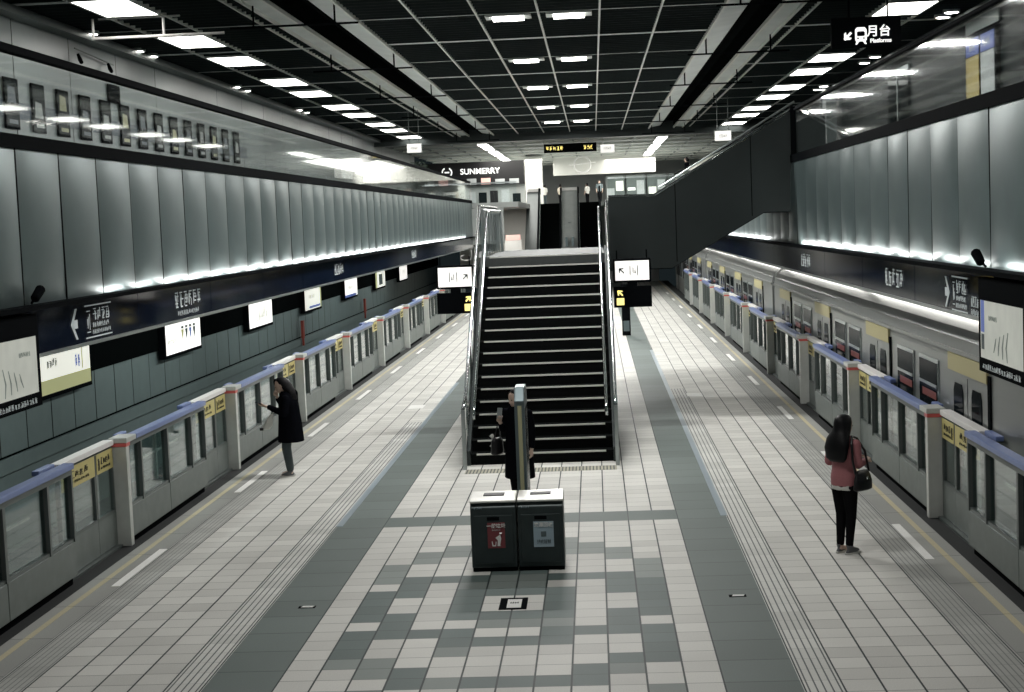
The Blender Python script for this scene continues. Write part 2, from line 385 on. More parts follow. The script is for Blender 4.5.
# ------------------------------------------------------------------ side walls
def clad(name, x, s, y0, y1, z0, z1, pitch, off, m, bow=.012, back=None):
    """panel cladding facing +s in x: each panel slightly bowed, dark open joints"""
    b = MB(); g = .016
    y = off
    while y > y0: y -= pitch
    while y < y1:
        a, c = max(y+g, y0), min(y+pitch-g, y1)
        if c-a > .05:
            n = 8; tw, tl = random.uniform(-.008, .008), random.uniform(-.006, .006); kb = bow*random.uniform(.6, 1.3)
            p = lambda i, j: (x+s*(kb*(1-(2*i/n-1)**2)*(1-abs(2*j/n-1)**3)+tw*(i/n-.5)+tl*(j/n-.5)), a+(c-a)*i/n, z0+(z1-z0)*j/n)
            for i in range(n):
                for j in range(n):
                    q = [p(i, j), p(i+1, j), p(i+1, j+1), p(i, j+1)]
                    b.quad(*(q[::-1] if s < 0 else q), 0)
        y += pitch
    b.box(x-s*.02, x-s*.12, y0, y1, z0, z1, 1)
    me = b.mesh(name, [m, M['seam']]); bm = bmesh.new(); bm.from_mesh(me); bmesh.ops.remove_doubles(bm, verts=bm.verts, dist=.0005); bm.to_mesh(me); bm.free()
    me.polygons.foreach_set('use_smooth', [True]*len(me.polygons)); o = bpy.data.objects.new(name, me); C.objects.link(o)
    return struct(o)
clad('wall_left', XL, 1, 8, YE, 3.30, 5.0, 1.343, 16.15, M['panel'], .036)
clad('wall_right', XR, -1, 8, YE, 3.30, 5.0, 1.387, 16.39, M['panel'], .036)
clad('wall_track_left', TL, 1, 8, 100, .32, 2.75, 1.275, 26.75, M['panel_low'], .004)
clad('wall_track_right', TR, -1, 8, 100, .32, 2.75, 1.275, 26.75, M['panel_low'], .004)
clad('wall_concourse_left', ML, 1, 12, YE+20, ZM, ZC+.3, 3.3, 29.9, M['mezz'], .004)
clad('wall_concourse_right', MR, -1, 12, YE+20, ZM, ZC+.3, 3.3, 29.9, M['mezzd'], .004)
# concourse slabs with dark curb, tunnel soffits, ledges at the track wall
b = MB()
for s, xe, xw in ((1, XL, ML), (-1, XR, MR)):
    b.box(xe-s*.02, xw-s*.3, 8, YE+22, 3.28, 4.98, 1)
    b.box(xe+s*.03, xe-s*.35, 8, YE, 4.98, 5.13, 0)
    b.box(xe-s*.35, xw-s*.3, 8, YE+22, 4.98, ZM, 2)
    b.box(xe-s*.05, xw-s*.1, 8, YE+22, 2.74, 3.28, 1)
    b.box(xe+s*.19, xe-s*.05, 8, YE, 3.262, 3.31, 0)
struct(b.build('trim_4', [M['black'], M['matte'], M['landing']]))
b = MB()
for s, xt in ((1, TL), (-1, TR)):
    b.box(xt, xt+s*.10, 8, 100, .05, .30, 0); b.box(xt, xt+s*.06, 8, 100, -1.3, .03, 0); b.box(xt, xt+s*.02, 8, 100, .03, .33, 1)
    b.box(xt+s*.02, xt+s*.05, 8, 100, 1.34, 2.6, 1)
struct(b.build('trim_5', [M['panel_low'], M['matte']]))

# name-board fascias over both platform edges
def fascia(name, x, s, label):
    o = thing(name, (x, 15, 2.75), label, 'sign band')
    y = 0.
    segs = [(-7, 1.35)]+[(1.35+3.9*k, 1.35+3.9*(k+1)) for k in range(16)]
    for k, (a, c) in enumerate(segs):
        MB().box(0, -s*.22, a+.012, min(c, 63)-.012, 0, .50).build('panel', M['fascia'], o)
    MB().box(s*.012, -s*.04, -7, 63, -.03, .012).build('lower_trim', M['steel'], o)
    return o
fL = fascia('sign_band', XL, 1, 'long navy sign band running above the left platform edge, under the steel panels')
fR = fascia('sign_band', XR, -1, 'long navy sign band running above the right platform edge, over the silver train')
def band_text(o, s, y, src, name='lettering', z=.26, m=None):
    """lettering on a fascia; s=+1 left wall (reads towards far), -1 right wall"""
    b = put(MB(), src, (s*.008, y-15, z), PI/2 if s > 0 else -PI/2)
    return b.build(name, m or M['bandw'], o)
def chevron(h, w, m=0):
    b = MB(); t = .05
    b.prism([(-w/2, 0), (w*.25, h/2), (w*.25+t*1.3, h/2), (-w/2+t*1.5, 0)], 1, -.004, 0, m)
    b.prism([(-w/2, 0), (-w/2+t*1.5, 0), (w*.25+t*1.3, -h/2), (w*.25, -h/2)], 1, -.004, 0, m)
    b.box(-w/2+t, w*.55, -.004, 0, -.05, .05, m); return b
# left: local x runs to the far end when rz = 90deg
def sign_block(w, h, seed, flip):
    b = MB(); t = .016
    b.box(-w/2, w/2, -.004, 0, h/2-t, h/2, 0); b.box(-w/2, w/2, -.004, 0, -h/2, -h/2+t, 0)
    put(b, strokes(w*.13, h*.5, 1, seed), (-w*.38, 0, 0))
    b.box(-w*.44, -w*.32, -.004, 0, h*.30, h*.33, 0); b.box(-w*.44, -w*.32, -.004, 0, -h*.33, -h*.30, 0)
    put(b, strokes(w*.66, h*.38, 4, seed+1), (w*.10, 0, h*.2))
    put(b, strokes(w*.62, h*.15, 9, seed+2), (w*.08, 0, -h*.12))
    put(b, strokes(w*.70, h*.13, 11, seed+3), (w*.10, 0, -h*.33))
    return b
band_text(fL, 1, 17.65, chevron(.36, .22), 'arrow', .25)
band_text(fL, 1, 18.55, sign_block(1.0, .40, 5, 0), 'lettering', .25)
band_text(fL, 1, 22.75, strokes(1.5, .24, 6, 21), 'lettering', .30)
band_text(fL, 1, 22.75, strokes(1.2, .07, 12, 22), 'lettering', .10)
for k, y in enumerate((36.5, 52)):
    band_text(fL, 1, y, strokes(1.3, .26, 5, 30+k), 'lettering', .28)
band_text(fR, -1, 18.35, chevron(.36, .22).mirror(), 'arrow', .22)
band_text(fR, -1, 17.75, sign_block(.75, .40, 15, 1), 'lettering', .22)
band_text(fR, -1, 17.05, strokes(.36, .12, 4, 18), 'lettering', .17)
band_text(fR, -1, 17.05, strokes(.34, .07, 6, 19), 'lettering', .05)
band_text(fR, -1, 21.6, strokes(1.3, .26, 5, 40), 'lettering', .26)
band_text(fR, -1, 30.5, strokes(1.3, .26, 5, 41), 'lettering', .26)

# spotlights clipped on the band tops
for x, s, y, w in ((XL, 1, 16.3, 'left'), (XR, -1, 16.5, 'right')):
    o = thing('security_camera', (x, y, 3.32), f'small black camera on a curled bracket above the {w} navy sign band', 'camera', 'cameras on the wall panels')
    MB().tube([(s*.02, 0, 0), (s*.06, .0, .05), (s*.10, .02, .09)], .014).build('bracket', M['black'], o)
    MB().tube([(s*.10, -.11, .05), (s*.10, -.09, .06), (s*.11, .06, .15), (s*.11, .08, .16)], [.035, .05, .055, .04], 10).build('housing', M['black'], o)
    MB().tube([(s*.05, .02, .10), (s*.06, .10, .16), (s*.06, .18, .15), (s*.05, .20, .07), (s*.04, .14, .02)], .010, 6).build('cable', M['black'], o)

# hanging advertising boards beside the first band segment
for x, s, y0, y1, w in ((XL, 1, 14.6, 16.05, 'left'), (XR, -1, 14.7, 16.3, 'right')):
    o = thing('advertising_board', (x+s*.13, y0, 2.36), f'pale poster in a black frame hanging below the near end of the {w} sign band', 'poster', 'hanging posters')
    L = y1-y0
    MB().box(-s*.10, 0, -2, L+.10, -.12, .86).build('frame', M['black'], o)
    MB().quad(*((lambda q: q if s > 0 else q[::-1])([(s*.006, 0, .03), (s*.006, L, .03), (s*.006, L, .63), (s*.006, 0, .63)]))).build('poster_face', M['adgrey'], o)
    a = MB()
    yy = L-.36 if s > 0 else L-.50
    put(a, strokes(.32, .05, 8, 51), (s*.008, yy, .46), s*PI/2)
    for k in range(4):
        a.tube([(s*.008, L*.35+.17*k, .06+.02*k), (s*.008, L*.37+.14*k, .2), (s*.008, L*.33+.15*k, .36-.03*k)], [.004, .010, .004], 5)
    a.build('poster_pattern', M['adgrey2'], o)
    put(MB(), strokes(L*.9, .06, 16, 52), (s*.008, L/2, -.05), s*PI/2).build('lettering', M['bandw'], o)
    MB().tube([(-s*.05, L*.3, .86), (-s*.05, L*.3, .95)], .012).build('hanger', M['black'], o)
    if s < 0:
        MB().quad((s*.007, L-.16, .30), (s*.007, L-.02, .30), (s*.007, L-.02, .63), (s*.007, L-.16, .63)).build('blue_corner', M['adblue'], o)
        MB().quad((s*.007, L-.15, .12), (s*.007, L-.03, .12), (s*.007, L-.03, .28), (s*.007, L-.15, .28)).build('dark_corner', M['adink'], o)

# backlit advertisements on the left track wall
ads = [(28.75, 'white and olive lightbox advert with a dark logo, first along the left track wall', 'a'),
       (37.5, 'white lightbox advert with small coloured pins, second along the left track wall', 'b'),
       (46.4, 'plain white lightbox advert with grey outline figures, third along the left track wall', 'c'),
       (55.2, 'cream lightbox advert with a blue edge, fourth along the left track wall', 'd'),
       (64.0, 'white lightbox advert with a blue stripe, fifth along the left track wall', 'e'),
       (72.9, 'cream lightbox advert with a dark middle, sixth along the left track wall', 'f'),
       (81.8, 'small white lightbox advert, seventh and farthest along the left track wall', 'g')]
for y, lab, k in ads:
    y *= .979
    o = thing('advert_lightbox', (TL+.05, y, 1.2), lab, 'lightbox', 'lightbox adverts on the track wall')
    MB().box(0, .16, -1.65, 1.65, -.08, .78).build('housing', M['black'], o)
    w = MB(); w.quad((.163, -1.58, 0), (.163, 1.58, 0), (.163, 1.58, .72), (.163, -1.58, .72)); w.build('poster_face', M['lit' if k in 'bceg' else 'litad'], o)
    q = MB(); r = random.Random(ord(k))
    def rect(y0, y1, z0, z1, m): q.box(.160, .166, y0, y1, z0, z1, m)
    if k == 'a':
        rect(-1.58, 1.58, 0, .26, 0); put(q, strokes(.55, .16, 4, 61), (.167, -.55, .55), PI/2, 2); put(q, strokes(.3, .3, 2, 62), (.167, .85, .5), PI/2, 1); rect(1.1, 1.15, .3, .7, 0)
    elif k == 'b':
        for i in range(4):
            yy = -.1+i*.36; q.prism([(yy, .25), (yy+.12, .52), (yy-.12, .52)], 0, .160, .166, (0, 2, 1, 2)[i])
            rect(yy-.1, yy+.1, .54, .6, 2)
        put(q, strokes(.7, .12, 5, 63), (.167, -1.1, .3), PI/2, 3)
    elif k == 'c':
        put(q, strokes(1.6, .4, 5, 64), (.167, .1, .36), PI/2, 3)
    elif k == 'd':
        rect(1.35, 1.58, 0, .72, 0); rect(-.8, 1.3, .04, .12, 1); put(q, strokes(1.2, .15, 6, 65), (.167, -.3, .45), PI/2, 3)
    elif k == 'e':
        rect(-1.58, 1.2, 0, .10, 1); put(q, strokes(1.2, .2, 6, 66), (.167, -.2, .4), PI/2, 3)
    elif k == 'f':
        rect(-.5, .7, .1, .6, 2); rect(-1.58, -1.1, 0, .72, 0)
    else:
        put(q, strokes(1.2, .2, 4, 67), (.167, 0, .4), PI/2, 3)
    q.build('poster_pattern', [M['adgreen'], M['adblue'], M['adink'], M['adgrey']], o)
for y, w in ((52.1, 'nearer'), (66.5, 'farther')):
    o = thing('track_marker', (TL+.16, y, .05), f'small red marker post on the left track wall ledge, the {w} one', 'marker post', 'red marker posts')
    MB().box(-.04, .04, -.12, .12, .25, .85).build('plate', M['rust'], o); MB().box(-.03, .03, -.05, .05, 0, .25).build('stem', M['rust'], o)

# ------------------------------------------------------------------ platform screen doors
def ch(name, mb, m, parent, mir, **k): return (mb.mirror() if mir else mb).build(name, m, parent, **k)
def make_barrier(mir):
    """local: x=0 platform face, track towards -x, y=0 near end"""
    o = bpy.data.objects.new('platform_barrier', None); C.objects.link(o)
    L = 4.06; W = .17
    ch('kick_plate', MB().box(-W+.03, -.05, .05, L-.05, 0, .12), M['black'], o, mir)
    p = MB().box(-W, 0, .13, 1.95, .10, .50); p.box(-W, 0, 1.97, L, .10, .50); ch('lower_panel', p, M['gatepanel'], o, mir, bevel=.006)
    ch('end_post', MB().box(-W-.01, .012, 0, .125, .0, 1.30), M['pale'], o, mir, bevel=.006)
    ch('red_stripe', MB().box(-W-.015, .016, -.006, .16, 1.30, 1.345), M['red'], o, mir)
    f = MB(); f.box(-W, 0, .125, L, 1.28, 1.345)
    cells = [(.16, .66), (.72, 1.93), (2.00, 3.22), (3.28, 4.01)]
    edges = [(.125, .16), (.66, .72), (1.93, 2.00), (3.22, 3.28), (4.01, L)]
    for a, c in edges: f.box(-.085, .004, a, c, .50, 1.28)
    for a, c in cells: f.box(-.085, -.01, a, c, .50, .54)
    ch('window_frame', f, M['frame'], o, mir)
    for a, c in cells: ch('pane', MB().box(-.055, -.045, a, c, .54, 1.28), M['glass'], o, mir)
    g = MB(); g.box(-W-.05, .025, -.004, .42, 1.345, 1.415); ch('end_cap', g, M['pale'], o, mir, bevel=.01)
    c = MB().box(-.105, .03, .42, L+.01, 1.345, 1.415); c.box(-.29, -W-.03, L-.50, L+.01, 1.35, 1.41); c.box(-.29, -W-.03, .42, .75, 1.35, 1.41); ch('cap', c, M['blue'], o, mir, bevel=.012)
    d = MB(); d.box(-W-.06, -W-.02, 1.98, 2.06, .55, 1.3); d.box(-W-.05, -W-.03, .8, 3.2, .93, .96); ch('rear_brace', d, M['pale'], o, mir)
    return o
def make_gate(mir):
    o = bpy.data.objects.new('sliding_gate', None); C.objects.link(o)
    Y0, Y1 = 4.08, 6.08; xm = -.19
    ch('threshold', MB().box(-.26, -.10, Y0, Y1, -.01, .03), M['frame'], o, mir)
    mid = (Y0+Y1)/2+.28
    for a, c, fl in ((Y0, mid, 0), (mid, Y1, 1)):
        f = MB(); t = .035
        f.box(xm-.03, xm+.03, a+.004, c-.004, .04, .46, 1)
        f.box(xm-.028, xm+.028, a+.004, a+t+.01, .46, 1.31, 0); f.box(xm-.028, xm+.028, c-t-.01, c-.004, .46, 1.31, 0)
        f.box(xm-.028, xm+.028, a+t, c-t, .46, .50, 0); f.box(xm-.028, xm+.028, a+t, c-t, 1.28, 1.31, 0)
        leaf = ch('gate_leaf', f, [M['frame'], M['gatepanel']], o, mir)
        ch('pane', MB().box(xm-.006, xm+.006, a+t, c-t, .50, 1.28), M['glass'], leaf, mir)
        s = MB(); s.box(xm+.028, xm+.034, a+.05, c-.03, 1.05, 1.30); ch('sticker', s, M['yellow'], leaf, mir)
        tx = MB(); w = c-a-.08
        put(tx, strokes(w*.55, .09, 4, 71), (xm+.037, a+.04+w*.52, 1.205), PI/2); put(tx, strokes(w*.6, .035, 9, 72), (xm+.037, a+.04+w*.52, 1.115), PI/2)
        put(tx, strokes(w*.14, .15, 1, 73), (xm+.037, a+.04+w*.12, 1.17), PI/2); ch('print', tx, M['ink'], leaf, mir)
    ch('top_rail', MB().box(xm-.09, xm+.05, Y0, Y1, 1.33, 1.40), M['capw'], o, mir, bevel=.008)
    return o
for mir, x, y0, side in ((False, -6.13, 19.41, 'left'), (True, 4.17, 19.72, 'right')):
    bp, gp = make_barrier(mir), make_gate(mir)
    for k in range(10):
        y = y0+6.1*(k-1)
        a = bp if k == 0 else copy_tree(bp); a.location = (x, y, 0)
        tag(a, f'blue-capped glazed barrier section on the {side} platform edge, {ORD[k]} from the camera', 'platform barrier', f'barrier sections along the {side} platform edge')
        g = gp if k == 0 else copy_tree(gp); g.location = (x, y, 0)
        tag(g, f'recessed sliding gate with yellow stickers on the {side} platform edge, {ORD[k]} from the camera', 'platform gate', f'sliding gates along the {side} platform edge')

# ------------------------------------------------------------------ train
def make_car(y0, y1, name, lab, first=False):
    o = thing('train_car', (4.50, y0, 0), lab, 'train car', 'train cars at the right platform')
    L = y1-y0; W = 2.9
    b = MB(); b.prism([(0, -1.0), (.0, 2.05), (.02, 2.2), (W-.02, 2.2), (W, 2.05), (W, -1.0)], 1, 0, L); b.build('body', M['train'], o)
    n = 14; prof = []
    for i in range(n+1):
        t = PI*i/n; prof.append((W/2-W/2*math.copysign(abs(math.cos(t))**.72, math.cos(t))*1.005, 2.16+.52*math.sin(t)**.8 if 0 < i < n else 2.16))
    b = MB(); b.prism(prof[::-1], 1, .02, L-.02); b.build('roof', M['roof'], o, smooth=False)
    b = MB(); b.box(-.03, .03, .05, L-.05, 2.13, 2.18); b.build('gutter', M['traingrey'], o)
    b = MB(); b.box(.55, .60, .3, L-.3, 2.555, 2.60); b.box(1.0, W-1.0, L*.2, L*.75, 2.60, 2.80); b.build('roof_fittings', M['traingrey'], o)
    b = MB().prism([(.62, 2.60), (.70, 2.60), (.70, 2.625), (.62, 2.625)], 1, .2, L-.2); b.build('roof_rib', M['chrome'], o)
    pitch = 5.95; base = 18.95
    k = math.ceil((y0+1-base)/pitch-.2)
    while base+pitch*k < y1-.9:
        c = base+pitch*k-y0; k += 1
        d = MB(); d.box(-.012, .02, c-.95, c+.95, -.05, 1.98, 0); d.box(-.016, -.01, c-.006, c+.006, -.05, 1.86, 1); door = d.build('door', [M['train'], M['black']], o)
        for sg in (-1, 1):
            yc = c+sg*.46
            w = MB(); w.prism([(yc-.2, .75), (yc+.2, .75), (yc+.24, .85), (yc+.24, 1.66), (yc+.18, 1.76), (yc-.18, 1.76), (yc-.24, 1.66), (yc-.24, .85)], 0, -.022, .0); w.build('door_window', M['trainglass'], door)
        MB().box(-.03, .0, c-.97, c+.97, 1.90, 2.12).build('door_header', M['cream'], door)
        MB().box(-.02, .0, c-1.10, c-.98, -.1, 2.0).build('door_edge', M['black'], door)
    k = math.ceil((y0+1-base)/pitch-1.2)
    while True:
        c = base+pitch*(k+.5)-y0; k += 1
        if c > L-1.2: break
        if c < .9: continue
        for sg in (-1, 1):
            yc = c+sg*.78
            f = MB(); f.box(-.018, .0, yc-.60, yc+.60, .72, 1.94); wf = f.build('window_frame', M['steel'], o)
            MB().box(-.024, -.015, yc-.55, yc+.55, .78, 1.89).build('window_pane', M['trainglass'], wf)
            MB().box(-.032, -.02, yc-.55, yc+.55, 1.56, 1.60).build('transom', M['steel'], wf)
            if (k+int(sg > 0)) % 2 == 0 or y0 < 20: MB().box(-.027, -.023, yc-.50, yc+.35, 1.40, 1.50).build('red_reflection', M['redreflect'], wf)  # bar painted over the pane as a red reflection
    MB().box(W*.08, W*.92, L, L+.42, -.4, 2.0).build('gangway', M['matte'], o)
    MB().box(.3, W-.3, .5, L-.5, -1.14, -1.0).build('underframe', M['matte'], o)
    return o
make_car(15.6, 39.1, '', 'silver train car at the right platform, nearest to the camera')
make_car(39.55, 62.6, '', 'silver train car at the right platform, middle car of the train')
make_car(63.05, 86.3, '', 'silver train car at the right platform, farthest car near the dark overhead stair')

# ------------------------------------------------------------------ central staircase, landing, branch flight
o = st = thing('staircase', (XC, 24.75, 0), 'dark steep staircase in the middle of the platform with pale nosings and steel handrails', 'staircase')
HW = 1.18; SY, SR, STp = .45, .184, .30; NS = 18
ZL = SR*NS; YL = SY+STp*(NS-1)
for i in range(NS):
    y = SY+STp*i; z = SR*(i+1)
    d = 5.0+1.2 if i == NS-1 else STp+.03
    s_ = MB().box(-HW, HW, y, y+d, z-SR-.02 if i else 0, z).build('step' if i < NS-1 else 'landing_slab', M['tread'] if i < NS-1 else M['landing'], o)
    MB().box(-HW+.10, HW-.12, y-.012, y+.014, z-.024, z+.003).build('nosing', M['nosing'], s_)
sl = SR/STp
for sg, nm in ((-1, 'left'), (1, 'right')):
    x0, x1 = sorted((sg*HW, sg*(HW+.07)))
    b = MB(); yb = SY-.35
    b.prism([(SY-.05, 0), (YL+.1, 0) if False else (SY+1.0, 0), (YL+.35, ZL-.45), (YL+.35, ZL+.14), (YL, ZL+.14), (SY-.05, .24)], 0, x0, x1); b.build('stringer', M['guard'], o)
    b = MB(); b.prism([(SY-.02, .30), (YL, ZL+.17), (YL, ZL+.72), (SY-.02, .80)], 0, sg*(HW+.03)-.006, sg*(HW+.03)+.006); b.build('side_glass', M['glass2'], o)
    xo = sg*(HW+.06)
    MB().box(xo-.03, xo+.03, -.02, .06, 0, .98).build('end_plate', M['steel'], o)
    rail = [(xo, .0, .98), (xo, SY+.1, 1.08), (xo, YL, ZL+1.0), (xo, YL+(5.2 if sg < 0 else 1.4), ZL+1.0)]
    MB().tube(rail, .032, 10).build('handrail', M['chrome'], o, smooth=True)
    xi = sg*(HW-.09)
    rail = [(xi, .30, .78), (xi, .36, .93), (xi, SY+.1, 1.0), (xi, YL, ZL+.88), (xi, YL+.5, ZL+.90)]
    MB().tube(rail, .024, 10).build('handrail', M['chrome'], o, smooth=True)
    for k in range(5):
        y = SY+.3+(YL-SY-.3)*k/4; z = .20+(y-SY)*sl
        MB().tube([(xo, y, z), (xo, y, z+.86)], .018, 8).build('post', M['chrome'], o)
# landing guards (left frame) and the dark side panel with branch flight to the right concourse
b = MB(); xl = -(HW+.06)
b.tube([(xl+.05, YL+.15, ZL), (xl+.05, YL+.15, ZL+.92), (xl+.10, YL+5.0, ZL+.92), (xl+.12, YL+5.0, ZL+.0)], .03, 8); b.build('landing_frame', M['steel'], o)
for k in range(6):
    y = YL+.6+.8*k; MB().tube([(xl+.08, y, ZL), (xl+.08, y, ZL+.9)], .012, 6).build('baluster', M['steel'], o)
MB().box(xl+.06, xl+.075, YL+.2, YL+4.9, ZL+.05, ZL+.85).build('landing_glass', M['glass2'], o)
MB().box(-HW, HW, YL+.2, YL+6.0, ZL-.42, ZL-.02).build('landing_soffit', M['guard'], o)
# columns under the landing
for sg in (-1, 1): MB().box(sg*.75-.15, sg*.75+.15, YL+3.5, YL+3.8, 0, ZL-.42).build('landing_column', M['guard'], o)

br = thing('overhead_stair', (0, 32.3, 0), 'dark panelled stair rising from the landing over the train to the right concourse', 'staircase')
X0, X1, Xw = .33, 1.30, XR
zt = lambda x: 4.40+(x-X1)*.59
b = MB(); b.prism([(X0, 2.90), (1.62, 2.90), (3.55, 3.98), (Xw+.12, 3.98), (Xw+.12, zt(Xw)+.02), (X1, 4.40), (X0, 4.40)], 1, 0, .12)
b.build('front_panel', M['guard'], br)
b = MB(); b.prism([(X0, 2.90), (1.62, 2.90), (3.55, 3.98), (Xw+1.4, 3.98), (Xw+1.4, zt(Xw)+.3), (X1, 4.40), (X0, 4.40)], 1, 4.6, 4.72); b.build('rear_panel', M['guard'], br)
b = MB(); b.prism([(X0, 2.88), (1.62, 2.88), (3.55, 3.96), (Xw+1.4, 3.96), (Xw+1.4, 5.05), (4.15, 5.05), (X1, 3.31), (X0, 3.31)], 1, .12, 4.6); b.build('flight', M['tread'], br)
b = MB(); b.tube([(X0, .06, 4.43), (X1, .06, 4.43), (Xw+.1, .06, zt(Xw)+.05)], .030, 8); b.build('handrail', M['chrome'], br)
b = MB(); b.tube([(X1+.1, .14, 4.58), (Xw+.1, .14, zt(Xw)+.16)], .022, 8); b.build('handrail', M['steel'], br)
b = MB()
for x in (1.72, 3.30): b.box(x-.008, x+.008, -.006, 0, 2.95+max(0, (x-1.62)*.56)+.02, min(zt(x), 9)-.01)
b.build('panel_joint', M['matte'], br)
MB().box(Xw-.01, Xw+.10, -.03, .14, ZM, zt(Xw)+.05).build('end_post', M['black'], br)

# signs hung either side of the stair head
def hung_sign(x, lab, flip):
    o = thing('hanging_sign', (x, 31.05, 2.18), lab, 'sign', 'signs beside the stair head')
    MB().box(-.38, .38, 0, .14, .50, .98).build('housing', M['black'], o, bevel=.03)
    MB().box(-.34, .34, -.012, 0, .545, .935).build('lit_face', M['lit'], o)
    p = MB(); sg = -1 if flip else 1
    put(p, arrow(.15, 0), (0, 0, 0)); p2 = MB()
    put_m(p2, p, Matrix.Translation((-.21*sg, -.014, .74)) @ Matrix.Rotation(PI*.75 if not flip else PI*.25, 4, 'Y').inverted())
    for dx, h in ((-.04, .2), (.11, .2)): p2.box(sg*dx-.008, sg*dx+.008, -.018, -.012, .74-h/2, .74+h/2)
    p2.box(sg*.02-.008, sg*.02+.008, -.018, -.012, .68, .80); p2.prism([(sg*.06-.015, .68), (sg*.06+.015, .68), (sg*.06, .80)], 1, -.018, -.012)
    p2.build('pictogram', M['totem'], o)
    MB().box(-.10, .10, .02, .12, .40, .50).build('neck', M['black'], o)
    MB().box(-.38, .38, 0, .14, 0, .42).build('display', M['black'], o)
    q = MB()
    a = MB(); put_m(a, arrow(.15, 0, 0, .006, .2), Matrix.Translation((-.25*sg, -.004, .29)) @ Matrix.Rotation(PI*.75 if not flip else PI*.25, 4, 'Y').inverted())
    q = a; q.box(-.25*sg-.075, -.25*sg+.075, -.006, 0, .05, .19)
    q.build('yellow_symbols', M['led'], o)
    for dx in (-.3, .3): MB().tube([(dx, .07, .98), (dx, .07, 1.15)], .015, 6).build('hanger', M['black'], o)
hung_sign(.745, 'white lit exit sign over a black display, right of the stair top', False)
hung_sign(-2.83, 'white lit exit sign over a black display, left of the stair top', True)
o = thing('curled_hook', (-2.55, 31.3, 3.3), 'small white curled hook above the left lit sign at the stair top', 'hook')
MB().tube([(-.10, 0, .05), (-.17, 0, .02), (-.15, 0, -.04), (-.08, 0, -.06), (.03, 0, -.05), (.06, 0, .0), (.05, 0, .16)], .014, 8).build('hook', M['capw'], o)
o = thing('service_pillar', (1.0, 52, 0), 'slim dark service pillar on the platform behind the right lit sign', 'pillar')
MB().box(-.14, .14, 0, .25, 0, 1.75).build('post', M['black'], o, bevel=.01); MB().box(-.10, .10, -.01, 0, .15, .5).build('hatch', M['totem'], o)

# ------------------------------------------------------------------ bins, totem
def make_bin(x, lab, lbl, txt, word2):
    o = thing('rubbish_bin', (x, 17.36, 0), lab, 'bin', 'paired bins in front of the stair')
    MB().box(-.255, .255, .04, .48, 0, .05).build('plinth', M['black'], o)
    b = MB(); b.prism([(.0, .05), (.50, .05), (.50, .80), (.05, .80), (.0, .74)], 0, -.262, .262); b.build('body', M['tin'], o, bevel=.012)
    MB().box(-.225, .225, -.012, .0, .10, .66).build('door', M['tin'], o, bevel=.006)
    b = MB(); b.prism([(.0, .80), (.52, .80), (.52, .85), (.10, .842), (.0, .825)], 0, -.265, .265); lid = b.build('lid', M['binlid'], o, bevel=.008)
    MB().box(-.12, .12, .22, .38, .83, .853).build('opening', M['ink'], lid)
    MB().box(-.07, .07, -.02, -.01, .60, .64).build('handle', M['black'], o)
    w = .10 if lbl == 'maroon' else .115
    off = .03
    lab_ = MB().box(-w+off, w+off, -.019, -.011, .28, .575).build('label_plate', M[lbl], o)
    t = MB(); put(t, text_mb(txt, .055, 0, .001), (off, -.021, .535))
    if lbl == 'maroon':
        put(t, strokes(.10, .016, 8, 81), (off, -.020, .49))
        # litter pictogram: figure dropping litter in a basket
        t.prism([(off-.01, .40), (off+.045, .44), (off+.055, .39), (off+.04, .31), (off+.055, .305), (off+.01, .305), (off+.015, .37)], 1, -.024, -.019)
        t.tube([(off+.05, -.021, .455), (off+.05, -.022, .456)], .016, 8)
        t.prism([(off-.055, .36), (off-.045, .36), (off-.038, .315), (off-.015, .315), (off-.01, .355), (off, .355), (off-.008, .303), (off-.048, .303)], 1, -.024, -.019)
        t.build('print', M['white'], lab_)
    else:
        t.build('print', M['white'], lab_)
        q = MB(); q.box(off-.03, off+.03, -.022, -.019, .40, .46); q.build('symbol', M['totem'], lab_)
        put(MB(), strokes(.16, .05, 8, 82), (off, -.020, .345)).build('fine_print', M['totem'], lab_)
    put(MB(), strokes(.10, .022, 5, 83), (-.17, -.005, .745)).build('maker_mark', M['labelblue'], o)
    return o
make_bin(-1.262, 'dark steel rubbish bin with maroon litter label, left one of the pair', 'maroon', '一般垃圾', '')
make_bin(-.72, 'dark steel recycling bin with pale blue label, right one of the pair', 'labelblue', '資源回收', '')
o = thing('information_totem', (-.985, 18.75, 0), 'tall thin sign panel seen edge-on behind the bins, slate with a dull yellow edge', 'sign panel')
b = MB(); b.prism([(0, 0), (.75, 0), (.75, 1.80), (.55, 1.95), (.12, 1.95), (0, 1.80)], 0, -.062, .062); b.build('panel', M['totem'], o, bevel=.006)
MB().box(-.022, .026, -.012, .0, .02, 1.74).build('edge_strip', M['totemy'], o)
MB().prism([(-.014, 1.78), (.10, 1.93), (.14, 1.965), (.11, 1.965), (-.014, 1.80)], 0, -.04, .05).build('edge_cap', M['totem'], o)
for sg in (-1, 1): MB().box(sg*.064-.002, sg*.064+.002, .08, .68, .6, 1.7).build('poster', M['mezzd'], o)
MB().box(-.09, .09, -.05, .80, 0, .025).build('foot', M['black'], o)

